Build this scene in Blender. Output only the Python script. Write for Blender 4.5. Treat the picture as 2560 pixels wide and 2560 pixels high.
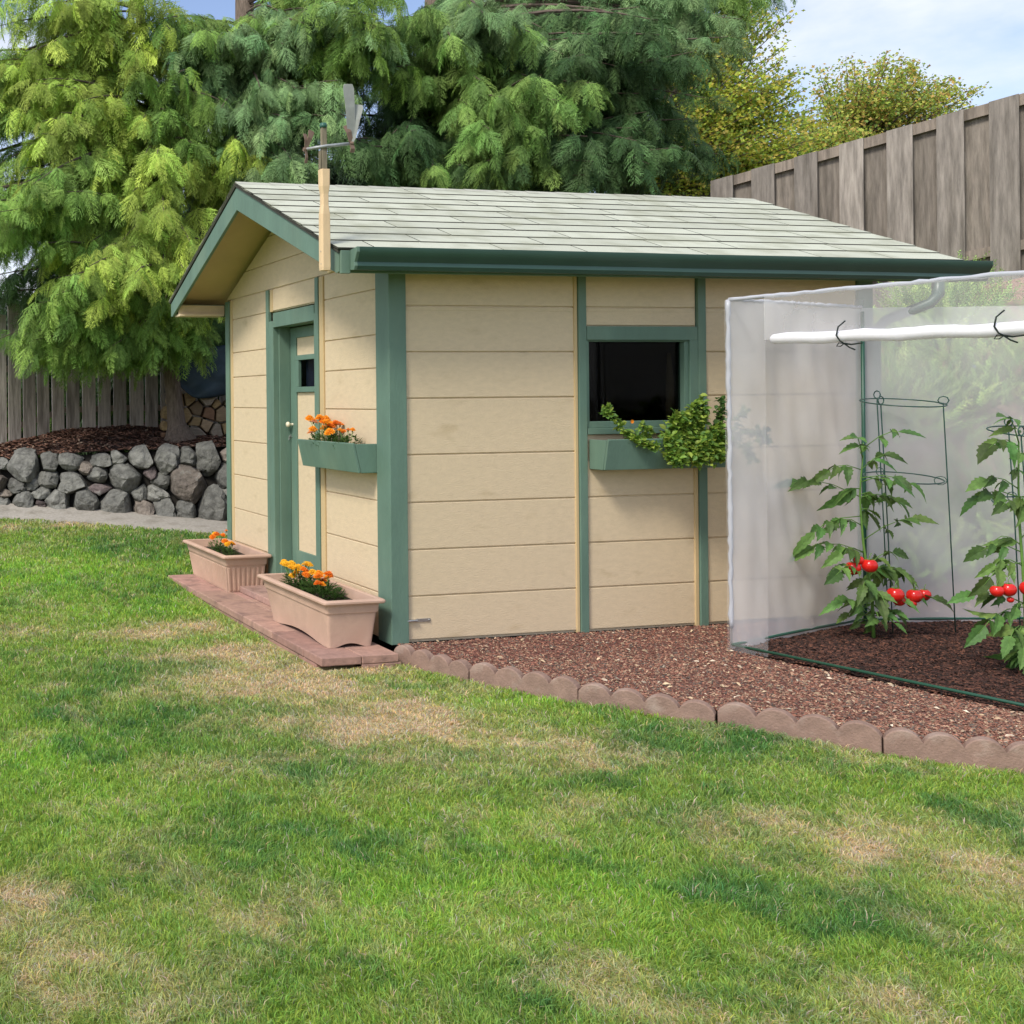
import bpy, math, random
import numpy as np
from mathutils import Vector, Matrix, noise as mn
for o in list(bpy.data.objects): bpy.data.objects.remove(o)
sc = bpy.context.scene; COL = sc.collection
rng = np.random.default_rng(7); random.seed(7)
# ---------------------------------------------------------------- camera
TH = math.atan(538/2665.)
FW = np.array([math.sin(TH), math.cos(TH), 0.]); RT = np.array([math.cos(TH), -math.sin(TH), 0.])
CAM = np.array([-3.573, -6.593, 1.66])
cd = bpy.data.cameras.new('camera'); cam = bpy.data.objects.new('camera', cd); COL.objects.link(cam)
cam.location = CAM
cam.rotation_euler = (Matrix.Rotation(-TH, 4, 'Z') @ Matrix.Rotation(math.pi/2, 4, 'X') @ Matrix.Rotation(-.0100, 4, 'Z')).to_euler()
cd.sensor_width = 36; cd.lens = 36*2665/2560.
cd.shift_x = (1280-160)/2560.; cd.shift_y = -(1280-1000.6)/2560.
cd.clip_end = 2000; cd.clip_start = .05
sc.camera = cam
# ---------------------------------------------------------------- sky, sun, exposure
SUN_EL, SUN_AZ = 48., 241.      # azimuth: compass direction the light comes from (0 = +Y, clockwise)
w = bpy.data.worlds.new('World'); sc.world = w; w.use_nodes = True
nt = w.node_tree; nt.nodes.clear()
def N(tree, t, **k):
    n = tree.nodes.new(t)
    for a, b in k.items(): setattr(n, a, b)
    return n
wo = N(nt, 'ShaderNodeOutputWorld'); bg = N(nt, 'ShaderNodeBackground'); bg.inputs[1].default_value = .15
sky = N(nt, 'ShaderNodeTexSky', sky_type='NISHITA', sun_disc=False)
sky.sun_elevation = math.radians(SUN_EL); sky.sun_rotation = math.radians(SUN_AZ); sky.air_density = 1.0; sky.dust_density = 1.5
tc = N(nt, 'ShaderNodeTexCoord'); mp = N(nt, 'ShaderNodeMapping'); mp.inputs['Scale'].default_value = (1, 1, 2.2); mp.inputs['Location'].default_value = (.3, .12, .05)
nz = N(nt, 'ShaderNodeTexNoise'); nz.inputs['Scale'].default_value = 3.2; nz.inputs['Detail'].default_value = 7; nz.inputs['Roughness'].default_value = .55
cr = N(nt, 'ShaderNodeValToRGB'); cr.color_ramp.elements[0].position = .43; cr.color_ramp.elements[1].position = .66
mx = N(nt, 'ShaderNodeMix', data_type='RGBA'); mx.inputs[7].default_value = (4.95, 5.1, 5.45, 1)
nt.links.new(tc.outputs['Generated'], mp.inputs[0]); nt.links.new(mp.outputs[0], nz.inputs[0]); nt.links.new(nz.outputs[0], cr.inputs[0])
nt.links.new(cr.outputs[0], mx.inputs[0]); tn_ = N(nt, 'ShaderNodeVectorMath', operation='MULTIPLY'); tn_.inputs[1].default_value = (1.02, .955, 1.0); nt.links.new(sky.outputs[0], tn_.inputs[0]); nt.links.new(tn_.outputs[0], mx.inputs[6]); nt.links.new(mx.outputs[2], bg.inputs[0]); nt.links.new(bg.outputs[0], wo.inputs[0])
ld = bpy.data.lights.new('sun', 'SUN'); ld.energy = 2.3; ld.angle = math.radians(14); ld.color = (1, .95, .86)
sun = bpy.data.objects.new('sun', ld); COL.objects.link(sun)
_a, _e = math.radians(SUN_AZ), math.radians(SUN_EL)
sdir = Vector((math.sin(_a)*math.cos(_e), math.cos(_a)*math.cos(_e), math.sin(_e)))
sun.rotation_euler = (-sdir).to_track_quat('-Z', 'Y').to_euler(); sun.location = (-6, -8, 14)
sc.view_settings.view_transform = 'Standard'; sc.view_settings.look = 'None'; sc.view_settings.gamma = 1; sc.view_settings.use_curve_mapping = False
sc.view_settings.exposure = 0.50
sc.render.resolution_x = sc.render.resolution_y = 1024
sc.render.engine = 'CYCLES'; sc.cycles.max_bounces = 8; sc.cycles.transparent_max_bounces = 12
# ---------------------------------------------------------------- materials
def mat(name, col, rough=.7, var=.12, vscale=6., bump=0., bscale=40., stretch=(1, 1, 1), spec=.3, attr=False, trans=0., col2=None, c2scale=3., c2lo=.5, c2hi=.7, metal=0.):
    m = bpy.data.materials.new(name); m.use_nodes = True; t = m.node_tree; L = t.links
    b = t.nodes['Principled BSDF']; out = t.nodes['Material Output']
    b.inputs['Roughness'].default_value = rough; b.inputs['Specular IOR Level'].default_value = spec; b.inputs['Metallic'].default_value = metal
    c = N(t, 'ShaderNodeTexCoord'); mpp = N(t, 'ShaderNodeMapping'); mpp.inputs['Scale'].default_value = stretch
    L.new(c.outputs['Object'], mpp.inputs[0])
    if attr:
        at = N(t, 'ShaderNodeAttribute'); at.attribute_name = 'col'; src = at.outputs['Color']
    else:
        rg = N(t, 'ShaderNodeRGB'); rg.outputs[0].default_value = (*col, 1); src = rg.outputs[0]
    if col2 is not None:
        n2 = N(t, 'ShaderNodeTexNoise'); n2.inputs['Scale'].default_value = c2scale; n2.inputs['Detail'].default_value = 6
        L.new(mpp.outputs[0], n2.inputs[0]); r2 = N(t, 'ShaderNodeMapRange'); r2.inputs[1].default_value = c2lo; r2.inputs[2].default_value = c2hi
        L.new(n2.outputs[0], r2.inputs[0]); m2 = N(t, 'ShaderNodeMix', data_type='RGBA'); L.new(r2.outputs[0], m2.inputs[0]); L.new(src, m2.inputs[6]); m2.inputs[7].default_value = (*col2, 1)
        src = m2.outputs[2]
    if var:
        n1 = N(t, 'ShaderNodeTexNoise'); n1.inputs['Scale'].default_value = vscale; n1.inputs['Detail'].default_value = 5; n1.inputs['Roughness'].default_value = .65
        L.new(mpp.outputs[0], n1.inputs[0]); r1 = N(t, 'ShaderNodeMapRange'); r1.inputs[1].default_value = .3; r1.inputs[2].default_value = .7; r1.inputs[3].default_value = 1-var; r1.inputs[4].default_value = 1+var
        L.new(n1.outputs[0], r1.inputs[0]); v = N(t, 'ShaderNodeVectorMath', operation='SCALE'); L.new(src, v.inputs[0]); L.new(r1.outputs[0], v.inputs['Scale']); src = v.outputs[0]
    L.new(src, b.inputs['Base Color'])
    if bump:
        nb = N(t, 'ShaderNodeTexNoise'); nb.inputs['Scale'].default_value = bscale; nb.inputs['Detail'].default_value = 6; L.new(mpp.outputs[0], nb.inputs[0])
        bb = N(t, 'ShaderNodeBump'); bb.inputs['Strength'].default_value = 1.0; bb.inputs['Distance'].default_value = bump; L.new(nb.outputs[0], bb.inputs['Height']); L.new(bb.outputs[0], b.inputs['Normal'])
    if trans:
        tr = N(t, 'ShaderNodeBsdfTranslucent'); L.new(src, tr.inputs[0]); ms = N(t, 'ShaderNodeMixShader'); ms.inputs[0].default_value = trans
        L.new(b.outputs[0], ms.inputs[1]); L.new(tr.outputs[0], ms.inputs[2]); L.new(ms.outputs[0], out.inputs[0])
    return m
M = {}
M['cream'] = mat('cream_paint', (.65, .525, .345), .62, .06, 9, .0022, 34, (1.6, 1.6, 4), col2=(.50, .39, .23), c2scale=2.2, c2lo=.60, c2hi=.85)
M['creamdk'] = mat('cream_batten', (.56, .42, .22), .65, .06, 3, .001, 60)  # darker cream: the side-lit tone of the strips put into the colour
M['green'] = mat('green_paint', (.122, .205, .155), .5, .12, 5, .0018, 50, (1, 1, .35), col2=(.155, .235, .17), c2scale=3)
M['gutter'] = mat('gutter_enamel', (.032, .080, .058), .36, .08, 4, spec=.5)
M['shingle'] = mat('asphalt_shingle', (.50, .53, .43), .95, .13, 260, .002, 300, attr=True, col2=(.33, .34, .25), c2scale=4, c2lo=.46, c2hi=.75)
M['asph_edge'] = mat('shingle_edge', (.05, .05, .04), .9)
M['dark'] = mat('dark_interior', (.01, .01, .011), .9, 0)
M['brick'] = mat('clay_paver', (.33, .20, .155), .9, .15, 20, .003, 60, attr=True, col2=(.24, .15, .12), c2scale=7)
M['conc'] = mat('concrete_edging', (.27, .18, .14), .95, .2, 14, .004, 90, col2=(.36, .28, .23), c2scale=9, c2lo=.55, c2hi=.75)
M['terra'] = mat('terracotta_plastic', (.52, .355, .265), .6, .10, 8, .0012, 60, col2=(.38, .24, .175), c2scale=4, c2lo=.5, c2hi=.8)
M['soil'] = mat('potting_soil', (.035, .025, .02), .95, .3, 50, .008, 60)
M['fencewood'] = mat('weathered_fence_wood', (.27, .235, .20), .9, .36, 5, .006, 22, (6, 6, .6), attr=True, col2=(.09, .078, .062), c2scale=1.6, c2lo=.50, c2hi=.78)
M['bark'] = mat('tree_bark', (.16, .125, .095), .95, .4, 9, .02, 16, (4, 4, .7))
M['limb'] = mat('conifer_limb', (.11, .085, .065), .95, .3, 9)
M['rock'] = mat('field_stone', (.17, .17, .155), .9, .45, 11, .05, 13, attr=True, col2=(.27, .27, .24), c2scale=9, c2lo=.6, c2hi=.85)
M['gap'] = mat('gap_backing', (.02, .018, .015), 1, .3, 30)
M['log'] = mat('split_log', (.42, .31, .18), .85, .22, 9, .008, 40, (1, 1, 5), attr=True)
M['chip'] = mat('bark_chip', (.2, .08, .06), .85, .15, 60, attr=True)
M['redbase'] = mat('red_gravel_base', (.15, .062, .048), .95, .35, 60, .01, 70)
M['mulch'] = mat('dark_mulch', (.035, .018, .013), .95, .5, 45, .02, 55)
M['path'] = mat('gravel_path', (.34, .315, .27), .95, .2, 30, .004, 120, col2=(.24, .22, .18), c2scale=4)
M['ground'] = mat('ground_soil', (.08, .07, .04), 1, .3, 8)
M['lawnbase'] = mat('lawn_thatch', (.1, .12, .04), 1, .3, 40, .01, 80, attr=True)
M['grass'] = mat('grass_blade', (.1, .2, .05), .6, 0, attr=True, trans=.4, spec=.25)
M['needle'] = mat('conifer_needle', (.1, .2, .05), .6, 0, attr=True, trans=.18, spec=.25)
M['leaf'] = mat('leaf', (.1, .2, .05), .5, 0, attr=True, trans=.42, spec=.35)
M['tleaf'] = mat('tomato_leaf', (.085, .17, .045), .55, .3, 40, .002, 60, attr=True, trans=.25, spec=.35)
M['stem'] = mat('green_stem', (.13, .26, .05), .5, .1, 20)
M['tomato'] = mat('tomato_skin', (.62, .018, .012), .2, .06, 12, spec=.6)
M['petal'] = mat('petal', (.9, .4, .02), .6, .1, 80, attr=True, trans=.25)
M['cage'] = mat('green_wire', (.018, .065, .05), .4, .1, 20, spec=.5)
M['frame'] = mat('green_frame_tube', (.015, .075, .045), .4, .1, 20, spec=.5)
M['tie'] = mat('black_tie', (.012, .02, .017), .6, 0)
M['steel'] = mat('steel', (.5, .5, .48), .35, .1, 40, metal=.9)
M['pipe'] = mat('galvanised_pipe', (.34, .36, .36), .5, .2, 30, metal=.3)
M['knob'] = mat('cream_knob', (.75, .68, .5), .3, 0, spec=.6)
M['postwood'] = mat('cream_post_paint', (.72, .53, .31), .6, .08, 10, .001, 30, (1, 1, .4), col2=(.40, .30, .2), c2scale=5, c2lo=.62, c2hi=.8)
M['oldwood'] = mat('old_grey_wood', (.22, .19, .13), .9, .35, 14, .003, 30, (5, 5, .5))
M['paddle'] = mat('whirligig_blade', (.40, .42, .38), .5, .12, 18, trans=.3)
M['paddle2'] = mat('brown_wooden_paddle', (.22, .15, .11), .8, .2, 18)
M['tarp'] = mat('blue_tarp', (.035, .06, .08), .5, .2, 5, .01, 8)
M['curtain'] = mat('curtain', (.16, .11, .05), .9, .2, 8)
def film_mat(name, alpha, col):
    m = bpy.data.materials.new(name); m.use_nodes = True; t = m.node_tree; t.nodes.clear(); L = t.links
    out = N(t, 'ShaderNodeOutputMaterial'); tp = N(t, 'ShaderNodeBsdfTransparent'); df = N(t, 'ShaderNodeBsdfDiffuse'); tl = N(t, 'ShaderNodeBsdfTranslucent'); gl = N(t, 'ShaderNodeBsdfGlossy')
    gl.inputs['Roughness'].default_value = .3
    df.inputs[0].default_value = tl.inputs[0].default_value = (*col, 1)
    a = N(t, 'ShaderNodeMixShader'); a.inputs[0].default_value = .22; L.new(df.outputs[0], a.inputs[1]); L.new(tl.outputs[0], a.inputs[2])
    g2 = N(t, 'ShaderNodeMixShader'); g2.inputs[0].default_value = .05; L.new(a.outputs[0], g2.inputs[1]); L.new(gl.outputs[0], g2.inputs[2])
    c = N(t, 'ShaderNodeTexCoord'); n = N(t, 'ShaderNodeTexNoise'); n.inputs['Scale'].default_value = 2.5; n.inputs['Detail'].default_value = 4; L.new(c.outputs['Object'], n.inputs[0])
    r = N(t, 'ShaderNodeMapRange'); r.inputs[1].default_value = .3; r.inputs[2].default_value = .7; r.inputs[3].default_value = alpha-.05; r.inputs[4].default_value = alpha+.05; L.new(n.outputs[0], r.inputs[0])
    b = N(t, 'ShaderNodeMixShader'); L.new(r.outputs[0], b.inputs[0]); L.new(tp.outputs[0], b.inputs[1]); L.new(g2.outputs[0], b.inputs[2]); L.new(b.outputs[0], out.inputs[0])
    return m
M['film'] = film_mat('translucent_film', .44, (.95, .94, .94))
M['filmside'] = film_mat('side_film', .62, (.95, .94, .93))
M['filmstrip'] = film_mat('film_margin', .26, (.95, .94, .94))
M['filmmargin'] = film_mat('film_edge', .12, (.95, .94, .94))
M['filmroll'] = film_mat('rolled_film', .95, (.93, .93, .95))
M['hem'] = film_mat('film_hem', .9, (.60, .62, .66))
gm = bpy.data.materials.new('window_glass'); gm.use_nodes = True; _t = gm.node_tree; _t.nodes.clear()
_o = N(_t, 'ShaderNodeOutputMaterial'); _tp = N(_t, 'ShaderNodeBsdfTransparent'); _tp.inputs[0].default_value = (.5, .52, .52, 1); _g = N(_t, 'ShaderNodeBsdfGlossy'); _g.inputs['Roughness'].default_value = .03
_m = N(_t, 'ShaderNodeMixShader'); _m.inputs[0].default_value = .010; _t.links.new(_tp.outputs[0], _m.inputs[1]); _t.links.new(_g.outputs[0], _m.inputs[2]); _t.links.new(_m.outputs[0], _o.inputs[0])
M['glass'] = gm
# ---------------------------------------------------------------- builders
def tag(o, label=None, cat=None, group=None, kind=None):
    for k, v in (('label', label), ('category', cat), ('group', group), ('kind', kind)):
        if v: o[k] = v
    return o
def empty(name, loc, label, cat, group=None, rz=0):
    o = bpy.data.objects.new(name, None); COL.objects.link(o); o.location = loc; o.rotation_euler = (0, 0, rz); o.empty_display_size = .1
    o.matrix_world = Matrix.Translation(Vector(loc)) @ Matrix.Rotation(rz, 4, 'Z')
    return tag(o, label, cat, group)
def npmesh(name, V, faces, material, parent=None, cols=None, smooth=False):
    """faces: (n,k) array; vertices in world coordinates, moved to the parent's frame"""
    V = np.asarray(V, dtype=np.float32); faces = np.asarray(faces, dtype=np.int32)
    me = bpy.data.meshes.new(name); n, k = faces.shape
    me.vertices.add(len(V)); me.vertices.foreach_set('co', V.ravel()); me.loops.add(n*k); me.loops.foreach_set('vertex_index', faces.ravel())
    me.polygons.add(n); me.polygons.foreach_set('loop_start', np.arange(0, n*k, k, dtype=np.int32))
    me.update(calc_edges=True)
    if cols is not None:
        a = me.attributes.new('col', 'FLOAT_COLOR', 'FACE'); c = np.ones((n, 4), dtype=np.float32); c[:, :3] = cols; a.data.foreach_set('color', c.ravel())
    me.polygons.foreach_set('use_smooth', np.full(n, smooth))
    me.materials.append(material)
    o = bpy.data.objects.new(name, me); COL.objects.link(o)
    if parent is not None: attach(o, parent)
    return o
def wmat(o):
    m = Matrix.Translation(o.location) @ o.rotation_euler.to_matrix().to_4x4()
    return (wmat(o.parent) @ m) if o.parent else m
def attach(o, parent):
    o.data.transform(wmat(parent).inverted()); o.parent = parent
class MB:
    def __init__(s): s.v = []; s.f = []; s.c = []
    def add(s, vs, fs, col=(1, 1, 1)):
        b = len(s.v); s.v += [tuple(p) for p in vs]; s.f += [tuple(i+b for i in f) for f in fs]; s.c += [col]*len(fs); return s
    def box(s, x0, x1, y0, y1, z0, z1, col=(1, 1, 1)):
        return s.add([(x0, y0, z0), (x1, y0, z0), (x1, y1, z0), (x0, y1, z0), (x0, y0, z1), (x1, y0, z1), (x1, y1, z1), (x0, y1, z1)],
                     [(0, 3, 2, 1), (4, 5, 6, 7), (0, 1, 5, 4), (1, 2, 6, 5), (2, 3, 7, 6), (3, 0, 4, 7)], col)
    def prism(s, poly, a, b, axis, col=(1, 1, 1)):
        """poly of 2D points in the plane normal to axis ('x': (y,z), 'y': (x,z), 'z': (x,y)), from a to b"""
        def P(p, t): return {'x': (t, p[0], p[1]), 'y': (p[0], t, p[1]), 'z': (p[0], p[1], t)}[axis]
        n = len(poly); vs = [P(p, a) for p in poly]+[P(p, b) for p in poly]
        fs = [tuple(range(n))[::-1], tuple(range(n, 2*n))]+[(i, (i+1) % n, (i+1) % n+n, i+n) for i in range(n)]
        return s.add(vs, fs, col)
    def tube(s, pts, r, n=8, col=(1, 1, 1), cap=True):
        pts = [Vector(p) for p in pts]; m = len(pts); rs = r if isinstance(r, (list, tuple)) else [r]*m
        vs = []; prev = None
        for i, p in enumerate(pts):
            t = (pts[min(i+1, m-1)]-pts[max(i-1, 0)]).normalized()
            if prev is None:
                u = t.cross(Vector((0, 0, 1)) if abs(t.z) < .9 else Vector((1, 0, 0))).normalized()
            else: u = (prev-t*prev.dot(t)).normalized()
            prev = u; v = t.cross(u)
            for j in range(n): a = 2*math.pi*j/n; vs.append(p+(u*math.cos(a)+v*math.sin(a))*rs[i])
        fs = [(i*n+j, i*n+(j+1) % n, (i+1)*n+(j+1) % n, (i+1)*n+j) for i in range(m-1) for j in range(n)]
        if cap: fs += [tuple(range(n))[::-1], tuple(range((m-1)*n, m*n))]
        return s.add(vs, fs, col)
    def lathe(s, prof, c, n=20, axis=None, col=(1, 1, 1)):
        vs = []; q = Vector((0, 0, 1)).rotation_difference(Vector(axis)) if axis else None
        for r, z in prof:
            for j in range(n):
                a = 2*math.pi*j/n; p = Vector((r*math.cos(a), r*math.sin(a), z))
                if q: p = q @ p
                vs.append(p+Vector(c))
        m = len(prof); fs = [(i*n+j, i*n+(j+1) % n, (i+1)*n+(j+1) % n, (i+1)*n+j) for i in range(m-1) for j in range(n)]
        return s.add(vs, fs, col)
    def build(s, name, material, parent=None, smooth=False, bevel=0, seg=2, colattr=False, auto=False):
        me = bpy.data.meshes.new(name); me.from_pydata(s.v, [], s.f); me.update()
        if colattr:
            a = me.attributes.new('col', 'FLOAT_COLOR', 'FACE')
            for i, c in enumerate(s.c): a.data[i].color = (*c, 1)
        me.materials.append(material)
        o = bpy.data.objects.new(name, me); COL.objects.link(o)
        if smooth: me.polygons.foreach_set('use_smooth', [True]*len(me.polygons))
        if auto and hasattr(me, 'set_sharp_from_angle'): me.set_sharp_from_angle(angle=math.radians(40))
        if bevel:
            b = o.modifiers.new('bevel', 'BEVEL'); b.width = bevel; b.segments = seg; b.limit_method = 'ANGLE'; b.angle_limit = math.radians(35)
        if parent is not None: attach(o, parent)
        return o
def VW(dep, lat, z):
    p = CAM+dep*FW+lat*RT; return np.array([p[0], p[1], z])
def depth(x, y): return (x-CAM[0])*FW[0]+(y-CAM[1])*FW[1]
def sstep(t): t = np.clip(t, 0, 1); return t*t*(3-2*t)
def lawn_h(x, y):
    return -.08+.24*sstep((depth(x, y)-8)/6)
_perm = rng.random((256, 256))
def vnoise(x, y, s):
    x = np.asarray(x)*s+100.3; y = np.asarray(y)*s+57.7; xi = np.floor(x).astype(int); yi = np.floor(y).astype(int); fx = x-xi; fy = y-yi
    fx = fx*fx*(3-2*fx); fy = fy*fy*(3-2*fy); g = lambda a, b: _perm[a % 256, b % 256]
    return (g(xi, yi)*(1-fx)+g(xi+1, yi)*fx)*(1-fy)+(g(xi, yi+1)*(1-fx)+g(xi+1, yi+1)*fx)*fy
def inpoly(x, y, poly):
    c = np.zeros(len(x), bool); n = len(poly)
    for i in range(n):
        x1, y1 = poly[i]; x2, y2 = poly[(i+1) % n]
        if y1 == y2: continue
        c ^= ((y1 > y) != (y2 > y)) & (x < (x2-x1)*(y-y1)/(y2-y1)+x1)
    return c
def scatter(T, TF, P, R, S, cols):
    """template verts T (v,3), faces TF (f,k), positions P (n,3), rotations R (n,3,3), scales S (n,) -> arrays"""
    n = len(P); V = np.einsum('nij,vj->nvi', R, T)*np.asarray(S)[:, None, None]+P[:, None, :]
    Fc = (TF[None]+(np.arange(n)*len(T))[:, None, None]).reshape(-1, TF.shape[1])
    return V.reshape(-1, 3), Fc, np.repeat(cols, len(TF), axis=0) if cols.ndim == 2 else cols.reshape(-1, 3)
def rot_basis(d, up, roll):
    """rows of (n,3) directions -> rotation matrices with local x = d"""
    d = d/np.linalg.norm(d, axis=1, keepdims=True); s = np.cross(up, d); s /= np.linalg.norm(s, axis=1, keepdims=True)+1e-9; u = np.cross(d, s)
    c, sn = np.cos(roll)[:, None], np.sin(roll)[:, None]; s2 = s*c+u*sn; u2 = -s*sn+u*c
    return np.stack([d, s2, u2], axis=2)
# ================================================================ SETTING
def heightgrid(name, material, f, x0, x1, y0, y1, step, kind='structure', keep=None, smooth=True, cols=None):
    xs = np.arange(x0, x1+step/2, step); ys = np.arange(y0, y1+step/2, step); X, Y = np.meshgrid(xs, ys); Z = f(X, Y)
    V = np.stack([X, Y, Z], -1).reshape(-1, 3); nx = len(xs); ny = len(ys)
    i, j = np.meshgrid(np.arange(nx-1), np.arange(ny-1)); a = (j*nx+i).ravel(); Fc = np.stack([a, a+1, a+nx+1, a+nx], 1)
    if keep is not None:
        cx = V[Fc].mean(1); Fc = Fc[keep(cx[:, 0], cx[:, 1])]
    cc = None
    if cols is not None: cen = V[Fc].mean(1); cc = cols(cen[:, 0], cen[:, 1])
    o = npmesh(name, V, Fc, material, cols=cc, smooth=smooth); tag(o, kind=kind); return o
g = MB().add([(-400, -400, -.3), (400, -400, -.3), (400, 400, -.3), (-400, 400, -.3)], [(0, 1, 2, 3)]).build('ground', M['ground']); tag(g, kind='structure')
EDGE = [(-.07, -.13), (.13, -.69), (.455, -1.255), (.90, -1.76), (1.305, -2.33), (1.75, -2.75), (2.26, -3.10), (2.8, -3.4)]
TAN= [(-0.79, -0.21, 0.67, 0.38, 0.8), (-1.19, 1.1, 0.75, 0.24, 0.6), (-0.99, 0.28, 0.43, 0.3, 0.9), (-1.04, -0.48, 0.48, 0.37, 0.9), (-0.68, -1.24, 0.57, 0.39, 0.85), (-0.54, -1.73, 0.39, 0.22, 0.6), (-0.58, -2.65, 0.26, 0.18, 0.8), (-0.48, -1.99, 0.5, 0.33, 0.45), (0.29, -3.17, 0.46, 0.18, 0.8), (0.4, -3.48, 0.24, 0.22, 0.9), (0.09, -2.97, 0.25, 0.19, 0.5), (0.71, -2.42, 0.48, 0.17, 0.25), (-3.03, -3.0, 0.18, 0.23, 0.8), (-2.96, -3.27, 0.2, 0.16, 0.9), (-2.51, -2.59, 0.18, 0.2, 0.45), (-3.07, -3.52, 0.31, 0.14, 0.6), (-2.26, -3.32, 0.21, 0.14, 0.35), (-0.67, -4.1, 0.41, 0.17, 0.45), (-1.32, -3.85, 0.23, 0.13, 0.3), (-1.91, -1.81, 0.3, 0.15, 0.3), (-2.23, 1.36, 0.4, 0.26, 0.3), (-1.15, 6.19, 0.78, 0.26, 0.5), (-1.29, -2.17, 0.35, 0.17, 0.25)]
DARK= [(-1.81, -1.07, 0.57, 0.48, 0.8), (-1.92, -0.01, 0.5, 0.4, 0.8), (-1.37, -1.78, 0.51, 0.31, 0.7), (0.28, -2.09, 0.58, 0.26, 0.7), (-0.47, -3.45, 0.33, 0.21, 0.6), (-0.21, 4.8, 0.76, 0.71, 0.8), (-1.51, -3.0, 0.19, 0.14, 0.3), (-1.67, -3.85, 0.27, 0.15, 0.6), (0.9, -3.16, 0.17, 0.15, 0.7), (-2.53, -3.55, 0.32, 0.12, 0.5), (0.2, -2.64, 0.36, 0.29, 0.4), (-0.73, -2.99, 0.2, 0.13, 0.4), (-1.81, -2.75, 0.24, 0.2, 0.4), (-1.13, 2.7, 0.57, 0.43, 0.4)]
BRIGHT= [(-1.66, 3.52, 1.02, 0.95, 0.8), (-1.65, -3.23, 0.4, 0.33, 0.7), (-2.72, -1.47, 0.46, 0.47, 0.7), (-1.06, -3.28, 0.26, 0.27, 0.6), (-1.22, -2.88, 0.32, 0.26, 0.4), (-1.03, 2.04, 0.88, 0.36, 0.7), (-0.45, 0.55, 0.49, 0.2, 0.6), (-1.1, -2.7, 0.25, 0.17, 0.4), (0.23, -1.14, 0.6, 0.12, 0.7), (-1.17, -3.66, 0.26, 0.15, 0.4), (-2.51, -2.14, 0.36, 0.24, 0.4)]
def patches(L, x, y):
    r = np.zeros_like(x)
    for a, b, rx, ry, k in L: r = np.maximum(r, k*np.exp(-(((x-a)/rx)**2+((y-b)/ry)**2)*.8))
    return r
def lawn_tone(x, y):
    j = .12*(vnoise(x, y, 2.2)-.5); k = .12*(vnoise(x, y, 2.6)-.5); xx = x+j*1.6; yy = y+k*1.6
    n1 = vnoise(x, y, 3.1)*.35+vnoise(x, y, 7.3)*.35+vnoise(x, y, 17.)*.3
    n2 = vnoise(x+31, y-7, 2.3)*.35+vnoise(x+11, y, 6.1)*.35+vnoise(x, y+9, 19.)*.3
    nr = np.where(y < -2.3, .72, 1.25); dry = np.clip(patches(TAN, xx, yy)*nr*(.15+1.5*n1)+.30*sstep((n1-.48)/.25), 0, 1)
    drk = np.clip(patches(DARK, xx, yy)*(.5+n2)+.65*sstep((n2-.50)/.22), 0, 1)*(1-.5*dry)
    bri = np.clip(patches(BRIGHT, xx, yy)*(.5+n2), 0, 1)
    return dry, drk, bri
def lawn_cols(x, y, dark=1.):
    dry, drk, bri = lawn_tone(x, y)
    base = np.array([.305, .455, .068]); dk = np.array([.110, .265, .060]); br = np.array([.34, .60, .065]); tn = np.array([.80, .60, .33])
    c = base[None]*np.ones((len(x), 1)); c = c+(br-c)*bri[:, None]; c = c+(dk-c)*(drk*.9)[:, None]; c = c+(tn-c)*(dry**1.2*.85)[:, None]
    return c*dark
_pb = [tuple(VW(13.95, -7, 0)[:2]), tuple(VW(13.75, -3, 0)[:2]), tuple(VW(13.6, -.82, 0)[:2]), tuple(VW(13.1, .3, 0)[:2]), tuple(VW(12.3, 1.40, 0)[:2]), tuple(VW(11.9, 2.6, 0)[:2]), tuple(VW(11.6, 4.2, 0)[:2])]
LAWN = [(-14, -12), (8, -12), (8, -5.2), (2.9, -3.50), (2.26, -3.16), (1.72, -2.80), (1.27, -2.36), (.87, -1.79), (.42, -1.27), (.10, -.70), (-.09, -.16), (-.10, -.25), (-.66, -.28), (-.665, 3.10), (-.02, 3.12), (-.02, 4.5)]+_pb[::-1]
lk = lambda x, y: (depth(x, y) < 15.2) & ((x < .6) | (y < -.2) | (y > 4.5)) | ((y < -.8) & (x < 9))
def lawnz(X, Y): return lawn_h(X, Y)+.010*(vnoise(X, Y, 1.1)-.5)
lawn = heightgrid('lawn', M['lawnbase'], lambda X, Y: lawnz(X, Y)-.004-.10*np.clip(sstep(((X-np.interp(-Y, [.13, .69, 1.255, 1.76, 2.33, 2.75, 3.4, 12], [-.07, .13, .455, .9, 1.305, 1.75, 2.8, 9]))/.1))*(Y < -.1), 0, 1), -14, 9, -12, 12, .08,
                  keep=lambda x, y: inpoly(x, y, LAWN) | ((inpoly(x-.09, y, LAWN) | inpoly(x, y-.09, LAWN) | inpoly(x, y+.09, LAWN)) & (y < 3)), cols=lambda x, y: lawn_cols(x, y, .55))
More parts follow.
